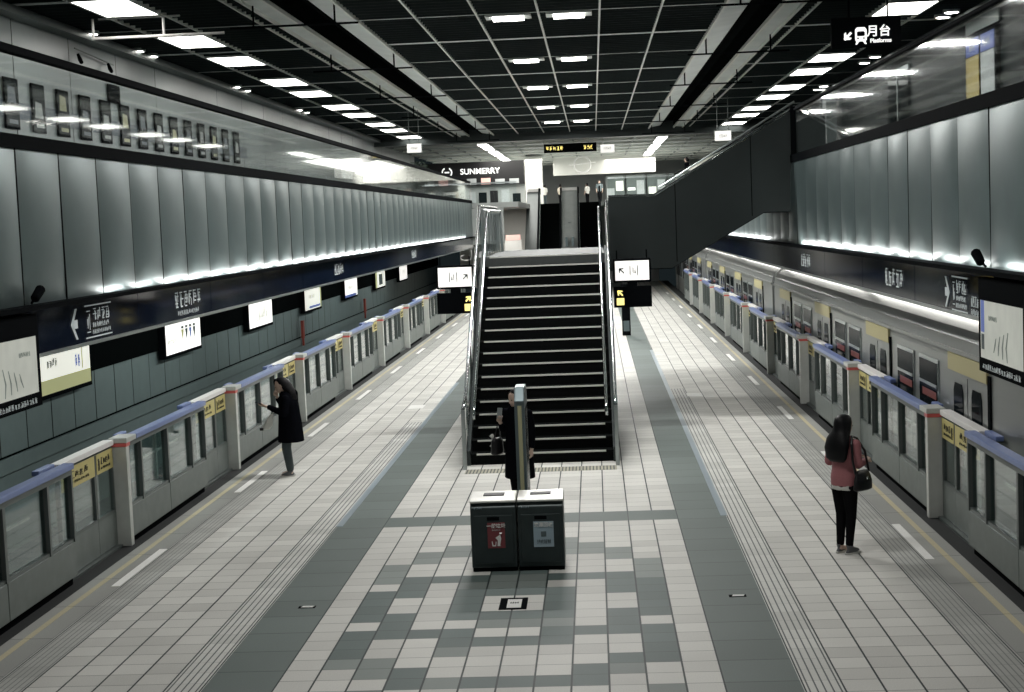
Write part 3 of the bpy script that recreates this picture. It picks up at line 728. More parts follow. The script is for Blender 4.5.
# ------------------------------------------------------------------ concourse balustrades
def balustrade(x, s, y0, y1, lab):
    o = thing('glass_balustrade', (x-s*.06, y0, 5.13), lab, 'balustrade', 'glass balustrades of the concourse')
    n = round((y1-y0)/2.69); p = (y1-y0)/n
    for k in range(n):
        MB().box(-.008, .008, k*p+.01, (k+1)*p-.01, 0, .88).build('glass_panel', M['glass2'], o)
    MB().box(-.05, .05, 0, y1-y0, .885 if s < 0 else .87, .935 if s < 0 else .96).build('top_rail', M['black'], o, bevel=.01)
    return o
balustrade(XL, 1, 12, YE, 'long clear glass balustrade with dark rail along the left concourse edge')
balustrade(XR, -1, 12, 31.9, 'clear glass balustrade with dark rail along the near right concourse edge')
balustrade(XR, -1, 37.2, YE, 'clear glass balustrade along the right concourse edge beyond the dark stair')

# posters on the left concourse wall
pk = [29.2+1.457*k for k in range(14)]
for k, y in enumerate(pk):
    o = thing('wall_poster', (ML+.02, y+.36, 6.17), f'tall dark framed poster on the left concourse wall, {ORD[k]} from the near end', 'poster', 'dark posters on the left concourse wall')
    MB().box(0, .035, -.36, .36, 0, .98).build('frame', M['black'], o)
    r = random.Random(k); z1 = .25+.3*r.random()
    b = MB(); b.quad((.038, -.31, .05), (.038, .31, .05), (.038, .31, .93), (.038, -.31, .93), 0)
    b.quad((.040, -.24, z1), (.040, .2, z1), (.040, .15, z1+.3), (.040, -.2, z1+.33), 1); b.quad((.040, -.2, .1), (.040, .25, .1), (.040, .25, .18), (.040, -.2, .18), 1)
    b.build('print', [M['mezzd'], (M['bluepanel'], M['hallgrey'], M['totemy'])[k % 3]], o)
b = MB().box(ML+.012, ML+.022, 29, 50, 6.38, 6.72); struct(b.build('trim_6', M['bluepanel']))
o = thing('wall_notice', (ML+.02, 36.1, 7.15), 'small black square notice board high on the left concourse wall', 'notice board')
MB().box(0, .04, -.42, .42, 0, .42).build('board', M['black'], o)
put(MB(), strokes(.5, .06, 6, 90), (.043, 0, .32), PI/2).build('print', M['mezzd'], o)
o = thing('wall_camera', (ML+.05, 33.6, 8.02), 'two small dark cameras on a thin rail high on the left concourse wall', 'camera')
MB().tube([(.05, -.3, .1), (.05, 2.4, .0)], .015, 6).build('rail', M['frame'], o)
for y, nm in ((-.1, 0), (2.0, 1)): MB().tube([(.05, y, .0), (.09, y, -.12), (.16, y-.12, -.2)], [.03, .05, .045], 8).build('camera_head', M['black'], o)
# bright shop run and column on the far left concourse
o = thing('lit_shop_fascia', (ML+.03, 72, 6.2), 'long glowing white shop fascia on the far left concourse wall', 'shop sign')
[MB().box(0, .3, y_, y_+L_, .25*(i_ % 2), .75-.2*(i_ % 3)).build('lightbox', M['glowbox'], o) for i_, (y_, L_) in enumerate(((-5, 3.2), (-1.2, 4), (3.4, 2.6), (6.6, 5)))]; MB().box(0, .32, -6.1, 12.1, .75, .85).build('top_edge', M['frame'], o)
MB().box(0, .20, -6, 12, -1.0, -.15).build('shopfront', M['hallgrey'], o)
struct(MB().box(-10.3, -9.95, 72, 72.4, ZM, 6.9).build('pillar', M['hallwall']))
o = thing('potted_tree', (-7.6, 68, ZM), 'dark bushy potted tree behind the left glass balustrade', 'plant')
MB().loft([(0, 0, 0, .25, .25), (0, 0, .5, .32, .32)], 14).build('pot', M['hallgrey'], o)
b = MB(); r = random.Random(4)
for k in range(260):
    a, e, d = r.random()*2*PI, math.acos(2*r.random()-1), .55*r.random()**.4
    c = Vector((d*math.sin(e)*math.cos(a), d*math.sin(e)*math.sin(a), 1.15+d*math.cos(e)*1.0)); q = Vector((r.uniform(-1, 1), r.uniform(-1, 1), r.uniform(-1, 1))).normalized(); w = q.orthogonal().normalized()*.05
    b.quad(c, c+q*.08+w, c+q*.18, c+q*.08-w)
b.build('foliage', M['plant'], o); MB().tube([(0, 0, .45), (0, 0, 1.2)], .04).build('trunk', M['frame'], o)
# right concourse: poster cabinet, dark doorway, pale column
o = thing('poster_cabinet', (MR-.02, 35.45, ZM), 'tall cabinet with ochre and grey posters under blue headers on the right concourse', 'poster cabinet')
MB().box(-.08, 0, 0, 2.85, 0, 2.9).build('frame', M['black'], o)
for y0, y1, mm in ((.12, 1.32, 'silverboard'), (1.52, 2.72, 'goldboard')):
    p = MB().box(-.095, -.08, y0, y1, .1, 2.38).build('poster', M[mm], o)
    MB().box(-.097, -.08, y0, y1, 2.40, 2.80).build('header', M['blueboard'], p)
    put(MB(), strokes(.6, .18, 3, 91), (-.099, (y0+y1)/2, 2.6), -PI/2).build('header_print', M['silverboard'], p)
MB().box(-.04, 0, -.1, 2.95, 2.95, 3.3).build('pale_header', M['mezz'], o)
b = MB(); b.box(MR-.05, MR, 45.4, 48.4, ZM, 7.9, 0); b.box(MR-.07, MR-.03, 46.85, 46.95, ZM, 7.9, 1); b.box(MR-.08, MR-.02, 45.2, 48.6, 7.9, 8.05, 1)
struct(b.build('door_1', [M['trainglass'], M['steel']]))
struct(MB().box(MR-.5, MR-.12, 58, 58.9, ZM, ZC).build('pillar', M['mezz']))
o = thing('platform_sign', (5.9, 33, 7.34), 'black hanging sign with white arrow, train symbol and lettering over the right concourse', 'sign')
MB().box(-.78, .66, 0, .12, 0, .62).build('board', M['black'], o)
for dx in (-.4, .4): MB().tube([(dx, .06, .62), (dx, .06, 1.2)], .02, 6).build('hanger', M['black'], o)
t = MB(); put_m(t, arrow(.22, 0, 0, .006, .22), Matrix.Translation((-.44, -.004, .24)) @ Matrix.Rotation(PI*1.25, 4, 'Y').inverted())
t.build('arrow', M['signw'], o)
t = MB()  # front of a train
tr = [(-.10, .12), (.10, .12), (.12, .16), (.12, .36), (.08, .41), (-.08, .41), (-.12, .36), (-.12, .16)]
t.prism([(p[0]-.17, p[1]) for p in tr], 1, -.008, 0, 0)
t.prism([(p[0]*.68-.17, .285+(p[1]-.285)*.35) for p in tr], 1, -.012, -.008, 1)
for sx in (-1, 1): t.prism([(-.17+sx*.06-.02, .17), (-.17+sx*.06+.02, .17), (-.17+sx*.06+.02, .20), (-.17+sx*.06-.02, .20)], 1, -.012, -.008, 1); t.prism([(-.17+sx*.04, .12), (-.17+sx*.09, .12), (-.17+sx*.12, .06), (-.17+sx*.08, .06)] [::sx], 1, -.008, 0, 0)
t.build('train_symbol', [M['signw'], M['black']], o)
t = MB(); put(t, text_mb('月台', .25, 0, .004), (.20, -.006, .31)); put(t, text_mb('Platforms', .115, 0, .003), (.24, -.006, .12)); t.build('lettering', M['signw'], o)

# ------------------------------------------------------------------ ceiling
xl0, xl1, xr0, xr1 = -6.70, -4.97, 3.01, 4.74
Y0c, Y1c = -4, 80
b = MB(); b.box(ML-.3, MR+.3, Y0c, 130, 9.3, 9.45, 1)
for (a, c) in ((ML, xl0), (xl1, xr0), (xr1, MR)):
    y = Y0c
    while y < Y1c:
        b.box(a, c, y, y+.03, ZC, ZC+.14, 0); y += .42
struct(b.build('ceiling', [M['slat'], M['deck']]))
b = MB()
rails = [-9.78, -8.62, -7.06]+[-3.70, -2.37, -1.03, .30, 1.63]+[5.1, 6.66, 7.82]
for x in rails: b.box(x-.022, x+.022, Y0c, Y1c, ZC-.03, ZC+.05)
for x in (xl0, xl1, xr0, xr1, xl0+.45, xr1-.45): b.box(x-.03, x+.03, Y0c, Y1c, ZC-.06, ZC+.03)
struct(b.build('trim_7', M['rail']))
b = MB()
for (a, c) in ((ML, xl0), (xl1, xr0), (xr1, MR)):
    for k in range(8):
        y = 20.0+9.25*k; b.box(a, c, y, y+.22, ZC-.005, ZC+.12, 0)
        y += 4.6; b.box(a, c, y, y+.08, ZC-.005, ZC+.12, 0)
struct(b.build('trim_8', M['beam']))
# troughs with sloped pale flanks and dark slot
for n_, (a, c) in enumerate(((xl0, xl1), (xr0, xr1))):
    b = MB(); md = (a+c)/2
    in0, in1 = (a+.45, c-.62) if n_ == 0 else (a+.62, c-.45)
    b.quad((a, Y0c, ZC), (a, Y1c, ZC), (in0, Y1c, ZC+(.03 if n_ == 0 else .10)), (in0, Y0c, ZC+(.03 if n_ == 0 else .10)), 0)
    b.quad((in1, Y0c, ZC+(.10 if n_ == 0 else .03)), (in1, Y1c, ZC+(.10 if n_ == 0 else .03)), (c, Y1c, ZC), (c, Y0c, ZC), 0)
    b.box(in0-.02, in1+.02, Y0c, Y1c, ZC+.55, ZC+.6, 1); b.box(in0-.02, in0, Y0c, Y1c, ZC+.03, ZC+.6, 1); b.box(in1, in1+.02, Y0c, Y1c, ZC+.03, ZC+.6, 1)
    struct(b.build(f'trim_{9+n_}', [M['trough'], M['matte']]))
    for k in range(6):
        y = 31.0+9.25*k
        o = thing('ceiling_bracket', (md, y, ZC), f'thin black pipe bracket slung across the {"left" if n_ == 0 else "right"} ceiling trough, {ORD[k]} from the camera', 'ceiling bracket', 'pipe brackets under the ceiling troughs')
        h = (c-a)/2
        for sg in (-1, 1): MB().tube([(sg*h*.95, 0, .1), (sg*h*.95, 0, -.42)], .022, 6).build('rod', M['black'], o)
        MB().tube([(-h*1.5, 0, -.42), (-h*.95, 0, -.42), (-h*.2, 0, -.42), (h*.3, 0, -.42), (h*1.5, 0, -.42)], .022, 6).build('crossbar', M['black'], o)
# cornice along the left wall top and transverse bulkhead
b = MB(); b.box(ML, ML+.35, Y0c, Y1c, ZC-.18, ZC-.02, 0); b.box(MR-.35, MR, Y0c, Y1c, ZC-.18, ZC-.02, 0)
struct(b.build('trim_11', M['frame']))
struct(MB().box(ML, MR, 80, 80.6, 8.12, 8.75).build('trim_12', M['guard']))
# square diffusers
def lamp_panel(x0, x1, y, d, lab, grp, nm='ceiling_light'):
    o = thing(nm, ((x0+x1)/2, y, ZC-.03), lab, 'ceiling light', grp); w = (x1-x0)/2
    b = MB(); b.box(-w-.04, -w, -d/2-.04, d/2+.04, -.012, .05); b.box(w, w+.04, -d/2-.04, d/2+.04, -.012, .05); b.box(-w, w, -d/2-.04, -d/2, -.012, .05); b.box(-w, w, d/2, d/2+.04, -.012, .05)
    b.build('frame', M['beam'], o); MB().box(-w, w, -d/2, d/2, 0, .03).build('diffuser', M['lamp'], o)
ys = [30.2, 36.0, 40.5, 46.8, 51.2, 57.3, 61.8, 68.0, 72.6, 78.6]
for k, y in enumerate(ys):
    lamp_panel(-9.72, -8.66, y, 2.2, f'bright square ceiling light over the left concourse, {ORD[k]} from the near end', 'square ceiling lights')
    lamp_panel(6.70, 7.78, y, 2.2, f'bright square ceiling light over the right concourse, {ORD[k]} from the near end', 'square ceiling lights')
# twin lamps in the two middle bays
for k, y in enumerate((34.2, 43.4, 52.3, 61.5, 71.0)):
    for xx, side in ((-1.70, 'left'), (-.37, 'right')):
        o = thing('louvre_light', (xx, y, ZC-.07), f'twin tube light inside the dark ceiling grid, {side} middle bay, {ORD[k]} from the camera', 'ceiling light', 'twin lights in the middle ceiling bays')
        MB().box(-.5, .5, -.32, .32, .02, .06).build('tray', M['beam'], o)
        for dy in (-.18, .18): MB().box(-.34, .34, dy-.05, dy+.05, -.03, .02).build('tube', M['lamp'], o)
# downlights
for k, (x, y) in enumerate([(-10.89, 33.8), (-10.89, 37.3), (-10.89, 38.5), (-10.89, 47.6), (-10.89, 49.0), (-10.89, 57.8), (-10.89, 59.2)]):
    o = thing('downlight', (x, y, ZC-.02), f'small round downlight above the left concourse wall, {ORD[k]} from the near end', 'downlight', 'round downlights')
    MB().loft([(0, 0, -.02, .20, .20), (0, 0, .05, .20, .20)], 16).build('trim_ring', M['beam'], o); MB().loft([(0, 0, -.03, .15, .15), (0, 0, .0, .15, .15)], 16).build('lens', M['down'], o)
for k, (x, y) in enumerate([(7.15, 38.1), (8.55, 37.1), (8.55, 38.0), (8.6, 47.2), (8.6, 49.0), (8.6, 57.5), (8.6, 59.0)]):
    o = thing('downlight', (x, y, ZC-.02), f'small round downlight above the right concourse, {ORD[k]} from the near end', 'downlight', 'round downlights')
    MB().loft([(0, 0, -.02, .20, .20), (0, 0, .05, .20, .20)], 16).build('trim_ring', M['beam'], o); MB().loft([(0, 0, -.03, .15, .15), (0, 0, .0, .15, .15)], 16).build('lens', M['down'], o)
# white goal-shaped frame under the near left lights
o = thing('pipe_gantry', (-9.6, 31.6, ZC), 'white tubular frame hung below the nearest left ceiling light', 'hanging frame')
MB().tube([(-.52, .0, -.02), (-.52, 0, -.42)], .03, 8).build('post', M['capw'], o); MB().tube([(.95, .0, -.02), (.95, 0, -.42)], .03, 8).build('post', M['capw'], o)
MB().tube([(-.55, 0, -.42), (2.2, 0, -.42)], .03, 8).build('lower_bar', M['capw'], o); MB().tube([(-.4, 0, -.03), (1.3, 0, -.03)], .02, 8).build('upper_bar', M['capw'], o)

# ------------------------------------------------------------------ far hall beyond the opening
b = MB()
b.box(ML, -3.75, YE, 126, 4.72, 4.98, 1); b.box(-3.75, .75, 94, 126, 4.72, 4.98, 1); b.box(.75, MR, YE, 126, 4.72, 4.98, 1)
struct(b.build('trim_14', [M['hallwall'], M['hallgrey']]))
struct(MB().box(ML, MR, 126, 126.3, 4.99, 9).build('wall_back', M['hallgrey']))
b = MB(); b.box(-6.1, -4.5, YE-.15, YE, 2.9, 4.70); struct(b.build('trim_15', M['hallgrey']))
b = MB(); b.box(.75, MR, YE-.15, YE, 2.9, 4.70); struct(b.build('trim_16', M['hallgrey']))
struct(MB().box(-6.1, 4.14, 100, 100.3, -1, 4.7).build('wall_under_hall', M['hallgrey']))
struct(MB().box(-8.3, -4.0, 95.2, 95.4, 0, 4.7).build('wall_escalator', M['hallwall']))
b = MB(); b.box(ML, MR, 80.6, 126, 8.42, 8.5, 0)
for k in range(10): b.box(ML, MR, 83+4.4*k, 83.2+4.4*k, 8.30, 8.42, 1)
for k in range(12): b.box(ML+1.7*k, ML+1.7*k+.07, 80.6, 126, 8.34, 8.42, 2)
struct(b.build('ceiling_far', [M['hallgrey'], M['rail'], M['frame']]))
struct(MB().box(-2.7, 4.55, 110, 110.5, 7.1, 8.35).build('trim_13', M['hallwall']))
struct(MB().box(-4.45, -3.3, 104, 105, 4.99, 8.25).build('pillar', M['hallwall']))
for s_, w in ((-1, 'left'), (1, 'right')):
    for k in range(3):
        y = 84+9*k
        o = thing('linear_light', (XC+s_*4.9, y, 8.20), f'slim linear ceiling light in the far hall, {w} row, {ORD[k]} from the camera', 'ceiling light', 'linear lights in the far hall')
        MB().box(-.32, .32, 0, 7, .03, .10).build('tray', M['beam'], o); MB().box(-.25, .25, .1, 6.9, 0, .03).build('diffuser', M['lamp'], o)
# shopfront with lettering
o = thing('shopfront', (-7.6, 98, 4.98), 'black bakery shopfront with white lettering in the far left hall', 'shop')
MB().box(-3.4, 3.35, 0, .6, 1.35, 2.85).build('fascia', M['shop'], o); MB().box(-3.4, 3.35, .3, .9, 0, 1.35).build('counter', M['hallgrey'], o)
t = MB(); put(t, text_mb('SUNMERRY', .50, 0, .006), (.55, -.01, 2.25))
t.build('lettering', M['signw'], o)
t = MB()
for k in range(20):
    a0, a1 = 2*PI*k/20, 2*PI*(k+1)/20
    if not (PI*.35 < a0 < PI*.65): t.box(-1.55+.30*math.cos(a0)-.04, -1.55+.30*math.cos(a0)+.04, -.015, 0, 2.25+.30*math.sin(a0)-.04, 2.25+.30*math.sin(a0)+.04)
t.box(-1.7, -1.4, -.015, 0, 2.22, 2.30); t.build('round_mark', M['signw'], o)
r = random.Random(3)
for k in range(7):
    x = -3+.9*k; MB().box(x, x+.6, -.02, 0, 1.42, 1.42+.3+.15*r.random()).build('menu_board', M['pinkglow' if k % 3 == 1 else 'silverboard'], o)
for k in range(9):
    x = -3.2+.72*k; MB().box(x, x+.5, .25, .3, .1+.1*r.random(), .6+.6*r.random()).build('display_case', [M['shop'], M['silverboard'], M['mezzd']][k % 3], o)
# balustrades on the far deck
for x0, x1, lab in ((-6.1, -3.8, 'short glass balustrade on the far deck, left of the escalators'), (.8, 4.14, 'glass balustrade on the far deck, right of the escalators')):
    o = thing('deck_balustrade', (x0, YE+.1, 4.98), lab, 'balustrade', 'far deck balustrades')
    n = 2; p = (x1-x0)/n
    for k in range(n): MB().box(k*p+.01, (k+1)*p-.01, -.008, .008, 0, .95).build('glass_panel', M['glass2'], o)
    MB().box(0, x1-x0, -.04, .04, .95, 1.03).build('top_rail', M['steel'], o)
for k in range(5):
    x = 1.0+1.5*k
    o = thing('shop_window', (x, 112, 4.98), f'lit shop window panel in the far hall right of the escalators, {ORD[k]} from the left', 'shop window', 'far hall shop windows')
    MB().box(0, 1.35, 0, .1, 0, 2.0).build('frame', M['frame'], o)
    for j in range(2): MB().box(.08+.65*j, .62+.65*j, -.03, 0, .4+.5*((k+j) % 2), 1.1+.5*((k*2+j) % 2)).build('poster', M[('silverboard', 'lit', 'litad', 'silverboard')[(k+2*j) % 4]], o)
# lit signs hanging in the hall
def box_sign(x, y, z, w, h, lab, cat, led=False, name='exit_sign'):
    o = thing(name, (x, y, z), lab, cat, None if led else 'lit exit signs')
    MB().box(-w/2-.02, w/2+.02, 0, .12, -h/2-.02, h/2+.02).build('housing', M['black'] if led else M['beam'], o)
    if led:
        q = MB()
        put(q, strokes(w*.34, h*.5, 5, 95), (-w*.3, -.01, 0)); put(q, strokes(w*.22, h*.5, 3, 96), (w*.35, -.01, 0)); q.build('led_text', M['led'], o)
    else:
        MB().box(-w/2, w/2, -.012, 0, -h/2, h/2).build('lit_face', M['lit'], o)
        put(MB(), strokes(w*.55, h*.42, 4, 97), (0, -.014, 0)).build('print', M['hallgrey'], o)
    for sg in (-1, 1): MB().tube([(sg*w*.35, .06, h/2), (sg*w*.35, .06, 8.45-z)], .015, 6).build('hanger', M['frame'], o)
box_sign(-6.84, 60, 6.98, .54, .33, 'small white lit exit sign on the left, above the concourse edge', 'sign')
box_sign(5.1, 60, 6.95, .6, .36, 'small white lit exit sign on the right, above the dark stair', 'sign')
box_sign(1.0, 92, 8.08, .82, .50, 'small white lit exit sign just right of the amber display board', 'sign')
box_sign(-1.15, 88, 8.02, 2.95, .46, 'long black display board with amber text hung over the escalators', 'display board', True, 'display_board')
o = thing('ring_lamp', (-.6, 104, 7.6), 'pale round clock-like ring hanging under the far ceiling', 'hanging ring')
MB().tube([(.55*math.cos(2*PI*k/20), 0, .55*math.sin(2*PI*k/20)) for k in range(21)], .06, 6).build('ring', M['capw'], o); MB().tube([(-.9, 0, .0), (.9, 0, .1)], .05, 6).build('bar', M['capw'], o)

# escalators
def escalator(x0, x1, lab):
    o = thing('escalator', ((x0+x1)/2, 85.3, 0), lab, 'escalator', 'pair of escalators at the far end'); w = (x1-x0)/2
    R, Hh = 8.7, 4.98; k_ = Hh/R
    b = MB()
    for i in range(26):
        y = R*i/26; b.box(-w+.1, w-.1, y, y+R/26+.01, y*k_-.3, (i+1)*Hh/26)
    b.build('step_band', M['matte'], o)
    for sg in (-1, 1):
        x = sg*(w-.05)
        MB().prism([(-1, .15), (0, .15), (R, Hh+.15), (R+1.2, Hh+.15), (R+1.2, Hh+.85), (R, Hh+.85), (0, .85), (-1, .85)], 0, x-.02, x+.02).build('balustrade_panel', M['totem'], o)
        MB().tube([(x, -1.1, .5), (x, -1, .9), (x, 0, .92), (x, R, Hh+.92), (x, R+1.2, Hh+.92), (x, R+1.35, Hh+.6)], .05, 8).build('handrail', M['black'], o)
        MB().prism([(-1, 0), (0, 0), (R, Hh), (R+1, Hh), (R+1, Hh+.18), (R, Hh+.18), (0, .18), (-1, .18)], 0, x-.05, x+.05).build('skirt', M['steel'], o)
    return o
escalator(-3.25, -1.85, 'left escalator climbing to the far hall behind the stair top')
escalator(-.90, .50, 'right escalator climbing to the far hall behind the stair top')
def divider(x0, x1, lab, pict=False):
    o = thing('escalator_divider', ((x0+x1)/2, 85.3, 0), lab, 'escalator panel', 'sloping panels beside the escalators'); w = (x1-x0)/2; k_ = 4.98/8.7
    MB().prism([(-.6, 0), (8.7, 4.98), (9.3, 4.98), (9.3, 5.72), (8.8, 5.72), (-.6, .62)], 0, -w, w).build('panel', M['guard'] if not pict else M['dividersteel'], o)
    MB().box(-w, w, 8.75, 9.3, 5.72, 5.9).build('top_end', M['capw'], o)
    if pict:
        b = MB()
        for y, n_ in ((5.2, 1), (3.2, 2), (1.7, 1)):
            z = .62+(y+.6)*.5425+.012
            if n_ == 1: b.prism([(-.12, y+.15), (.12, y+.15), (0, y-.15)], 2, z, z+.03)
            else:
                for sx in (-.18, .18): b.box(sx-.06, sx+.06, y-.5, y+.5, z-.25, z+.28)
        b.build('pictogram', M['totem'], o)
divider(-1.83, -.92, 'pale sloping panel with dark pictograms between the two escalators', True)
divider(-3.95, -3.27, 'steel sloping panel left of the left escalator')
o = thing('leaflet_stand', (-4.7, 90, 0), 'small white stand with orange leaflets left of the escalators', 'leaflet stand')
MB().box(-.5, .5, 0, .4, 0, 2.9).build('cabinet', M['white'], o); MB().box(-.42, .42, -.02, .2, 2.9, 3.2).build('leaflets', M['pinkglow'], o)

# ------------------------------------------------------------------ people
def fused(name, parts, voxel, mat_, parent, smooth_it=4, loc=(0, 0, 0)):
    """union of closed shells into ONE continuous surface"""
    bm = MB()
    for p in parts: put(bm, p)
    me = bm.mesh(name, mat_); o = bpy.data.objects.new(name, me); C.objects.link(o)
    rm = o.modifiers.new('r', 'REMESH'); rm.mode = 'VOXEL'; rm.voxel_size = voxel; rm.use_smooth_shade = True
    if smooth_it:
        sm = o.modifiers.new('s', 'SMOOTH'); sm.iterations = smooth_it; sm.factor = .5
    bpy.context.view_layer.update()
    m2 = bpy.data.meshes.new_from_object(o.evaluated_get(bpy.context.evaluated_depsgraph_get()))
    m2.name = name; bpy.data.objects.remove(o)
    q = bpy.data.objects.new(name, m2); C.objects.link(q); q.parent = parent; q.location = loc
    m2.polygons.foreach_set('use_smooth', [True]*len(m2.polygons))
    return q
def limb(pts, rs, n=14):
    """tapered limb with rounded ends"""
    P = [Vector(p) for p in pts]; out, rad = [], []
    d0 = (P[1]-P[0]).normalized(); d1 = (P[-1]-P[-2]).normalized()
    out += [P[0]-d0*rs[0]*.8, P[0]-d0*rs[0]*.5]; rad += [rs[0]*.35, rs[0]*.8]
    for i in range(len(P)-1):
        for t in (0, .33, .66): out.append(P[i].lerp(P[i+1], t)); rad.append(rs[i]+(rs[i+1]-rs[i])*t)
    out += [P[-1], P[-1]+d1*rs[-1]*.5, P[-1]+d1*rs[-1]*.8]; rad += [rs[-1], rs[-1]*.8, rs[-1]*.35]
    return MB().tube(out, rad, n)
def head_parts(c, yaw=0., pitch=0.):
    """c: centre of skull; faces +y"""
    h = MB(); h.loft([(0, .012, -.125, .022, .025), (0, .020, -.115, .042, .050), (0, .018, -.085, .056, .070), (0, .010, -.045, .068, .086), (0, .0, 0, .074, .094), (0, -.004, .04, .074, .096), (0, -.006, .075, .062, .082), (0, -.006, .10, .040, .052), (0, -.006, .110, .015, .02)], 20)
    nose = MB().loft([(0, .095, -.045, .016, .022), (0, .100, -.030, .012, .018), (0, .090, .012, .007, .010)], 10)
    R = Matrix.Translation(c) @ Matrix.Rotation(yaw, 4, 'Z') @ Matrix.Rotation(pitch, 4, 'X')
    ears = []
    for s in (-1, 1):
        e = MB().loft([(s*.076, -.008, -.035, .008, .012), (s*.080, -.010, -.01, .011, .019), (s*.078, -.012, .022, .009, .014)], 10); ears.append(put_m(MB(), e, R))
    return [put_m(MB(), h, R), put_m(MB(), nose, R)]+ears, R
def hand_parts(w, d, n, curl=.6, s=1, k=1.0):
    """palm at wrist w, fingers along d, back of hand along n, s: thumb side; five separate fingers"""
    d = Vector(d).normalized(); n = Vector(n); n = (n-d*n.dot(d)).normalized(); t = d.cross(n)*s; w = Vector(w); P = []
    pm = MB(); o = w
    rings = []
    q = MB().loft([(0, 0, 0, .024, .017), (0, 0, .03, .034, .016), (0, 0, .07, .040, .014), (0, 0, .085, .036, .012)], 12)
    B = Matrix(((t.x, n.x, d.x, w.x), (t.y, n.y, d.y, w.y), (t.z, n.z, d.z, w.z), (0, 0, 0, 1)))
    P.append(put_m(MB(), q, B))
    for i, (x, L) in enumerate(((.029, .066), (.010, .076), (-.009, .070), (-.027, .054))):
        p0 = Vector((x, 0, .075)); a = 0; pts = [p0]
        for sgm in (.45, .32, .26):
            a += curl*(.75 if sgm == .45 else 1.0); p0 = p0+Vector((0, -math.sin(a), math.cos(a)))*L*sgm; pts.append(p0)
        P.append(put_m(MB(), limb([tuple(p) for p in pts], [.0095, .009, .0085, .0075], 8), B))
    pts = [(.026, -.004, .015), (.048, -.012, .040), (.050, -.026, .062), (.042, -.036, .078)]
    P.append(put_m(MB(), limb(pts, [.013, .011, .010, .008], 8), B))
    return P
def face_bits(R, parent):
    for s in (-1, 1):
        e = MB().loft([(s*.031, .083, -.008, .010, .006), (s*.031, .086, .0, .012, .006), (s*.031, .083, .008, .010, .005)], 10); put_m(MB(), e, R).build('eye', M['eye'], parent)
    put_m(MB(), MB().loft([(0, .084, -.082, .012, .006), (0, .087, -.076, .022, .007), (0, .084, -.069, .014, .006)], 12), R).build('lips', M['lip'], parent)
def shoe(x, y, rz, parent, m, k=1., sole='sole'):
    b = MB().loft([(0, -.02, .02, .034, .06), (0, .03, .035, .040, .10), (0, .03, .055, .036, .085), (0, -.015, .085, .032, .045), (0, -.03, .105, .034, .040)], 16)
    b2 = MB().loft([(0, .03, .0, .042, .125), (0, .03, .022, .043, .127)], 16)
    R = Matrix.Translation((x, y, 0)) @ Matrix.Rotation(rz, 4, 'Z')
    s = put_m(MB(), b, R).build('shoe', m, parent, smooth=True); put_m(MB(), b2, R).build('sole', M[sole], s)

# woman with rose jacket, right platform -------------------------------------------------
W = thing('person', (2.80, 17.84, 0), 'person with long black hair in a rose jacket on the right platform', 'person', None, -math.radians(48))
hp, RW = head_parts((0, .035, 1.50), 0, -.20)
lh = hand_parts((-.07, .30, 1.07), (.35, .75, .25), (-.3, .2, .9), .5, -1); rh = hand_parts((.09, .30, 1.06), (-.35, .75, .25), (.3, .2, .9), .5, 1)
tors = MB().loft([(0, 0, .80, .145, .10), (0, 0, .90, .160, .115), (0, 0, 1.0, .135, .10), (0, .0, 1.12, .140, .10), (0, 0, 1.25, .155, .10), (0, 0, 1.33, .13, .08), (0, .01, 1.38, .06, .055)], 20)
legs = [limb([(s*.075, 0, .82), (s*.07, .02, .46), (s*.065, -.015, .09)], [.088, .055, .036]) for s in (-1, 1)]
arms = [limb([(s*.165, 0, 1.30), (s*.205, -.01, 1.06)], [.048, .038]) for s in (-1, 1)]+[limb([(-.205, -.01, 1.06), (-.07, .30, 1.07)], [.038, .024]), limb([(.205, -.01, 1.06), (.09, .30, 1.06)], [.038, .024])]
neck = [limb([(0, 0, 1.36), (0, .02, 1.43)], [.048, .045])]
feet = [limb([(s*.065, -.02, .06), (s*.065, .11, .035)], [.034, .026]) for s in (-1, 1)]
fused('body', hp+lh+rh+[tors]+legs+arms+neck+feet, .0075, M['skin'], W, 3)
face_bits(RW, W)
jt = MB().loft([(0, .0, .80, .168, .125), (0, 0, .90, .172, .128), (0, 0, 1.0, .152, .115), (0, 0, 1.12, .155, .115), (0, 0, 1.25, .172, .115), (0, 0, 1.33, .150, .095), (0, .01, 1.385, .075, .07)], 24, groove=.01, gn=9)
ja = [limb([(s*.172, 0, 1.30), (s*.212, -.012, 1.06)], [.062, .052]) for s in (-1, 1)]+[limb([(-.212, -.012, 1.06), (-.085, .26, 1.068)], [.052, .036]), limb([(.212, -.012, 1.06), (.105, .26, 1.06)], [.052, .036])]
fused('jacket', [jt]+ja, .011, M['pink'], W, 4)
fused('shirt_hem', [MB().loft([(0, 0, .755, .165, .122), (0, 0, .83, .166, .122)], 24, groove=.02, gn=7)], .012, M['cloth'], W, 2)
fused('trousers', [MB().loft([(0, 0, .74, .14, .115), (0, -.005, .82, .16, .12), (0, 0, .92, .14, .105)], 20)]+[limb([(s*.078, 0, .80), (s*.072, .02, .46), (s*.066, -.015, .11)], [.097, .064, .045]) for s in (-1, 1)], .011, M['trousers'], W, 4)
for s in (-1, 1): shoe(s*.075, .0, -s*.12, W, M['shoe'])
hair = MB().loft([(0, -.125, 1.09, .10, .028), (0, -.135, 1.13, .145, .046), (0, -.13, 1.25, .165, .062), (.0, -.095, 1.36, .150, .078), (0, -.045, 1.43, .118, .092), (0, -.018, 1.48, .104, .100), (0, -.008, 1.53, .100, .108), (0, .0, 1.58, .088, .102), (0, .005, 1.612, .06, .072), (0, .007, 1.625, .025, .03)], 40, groove=.03, gn=19)
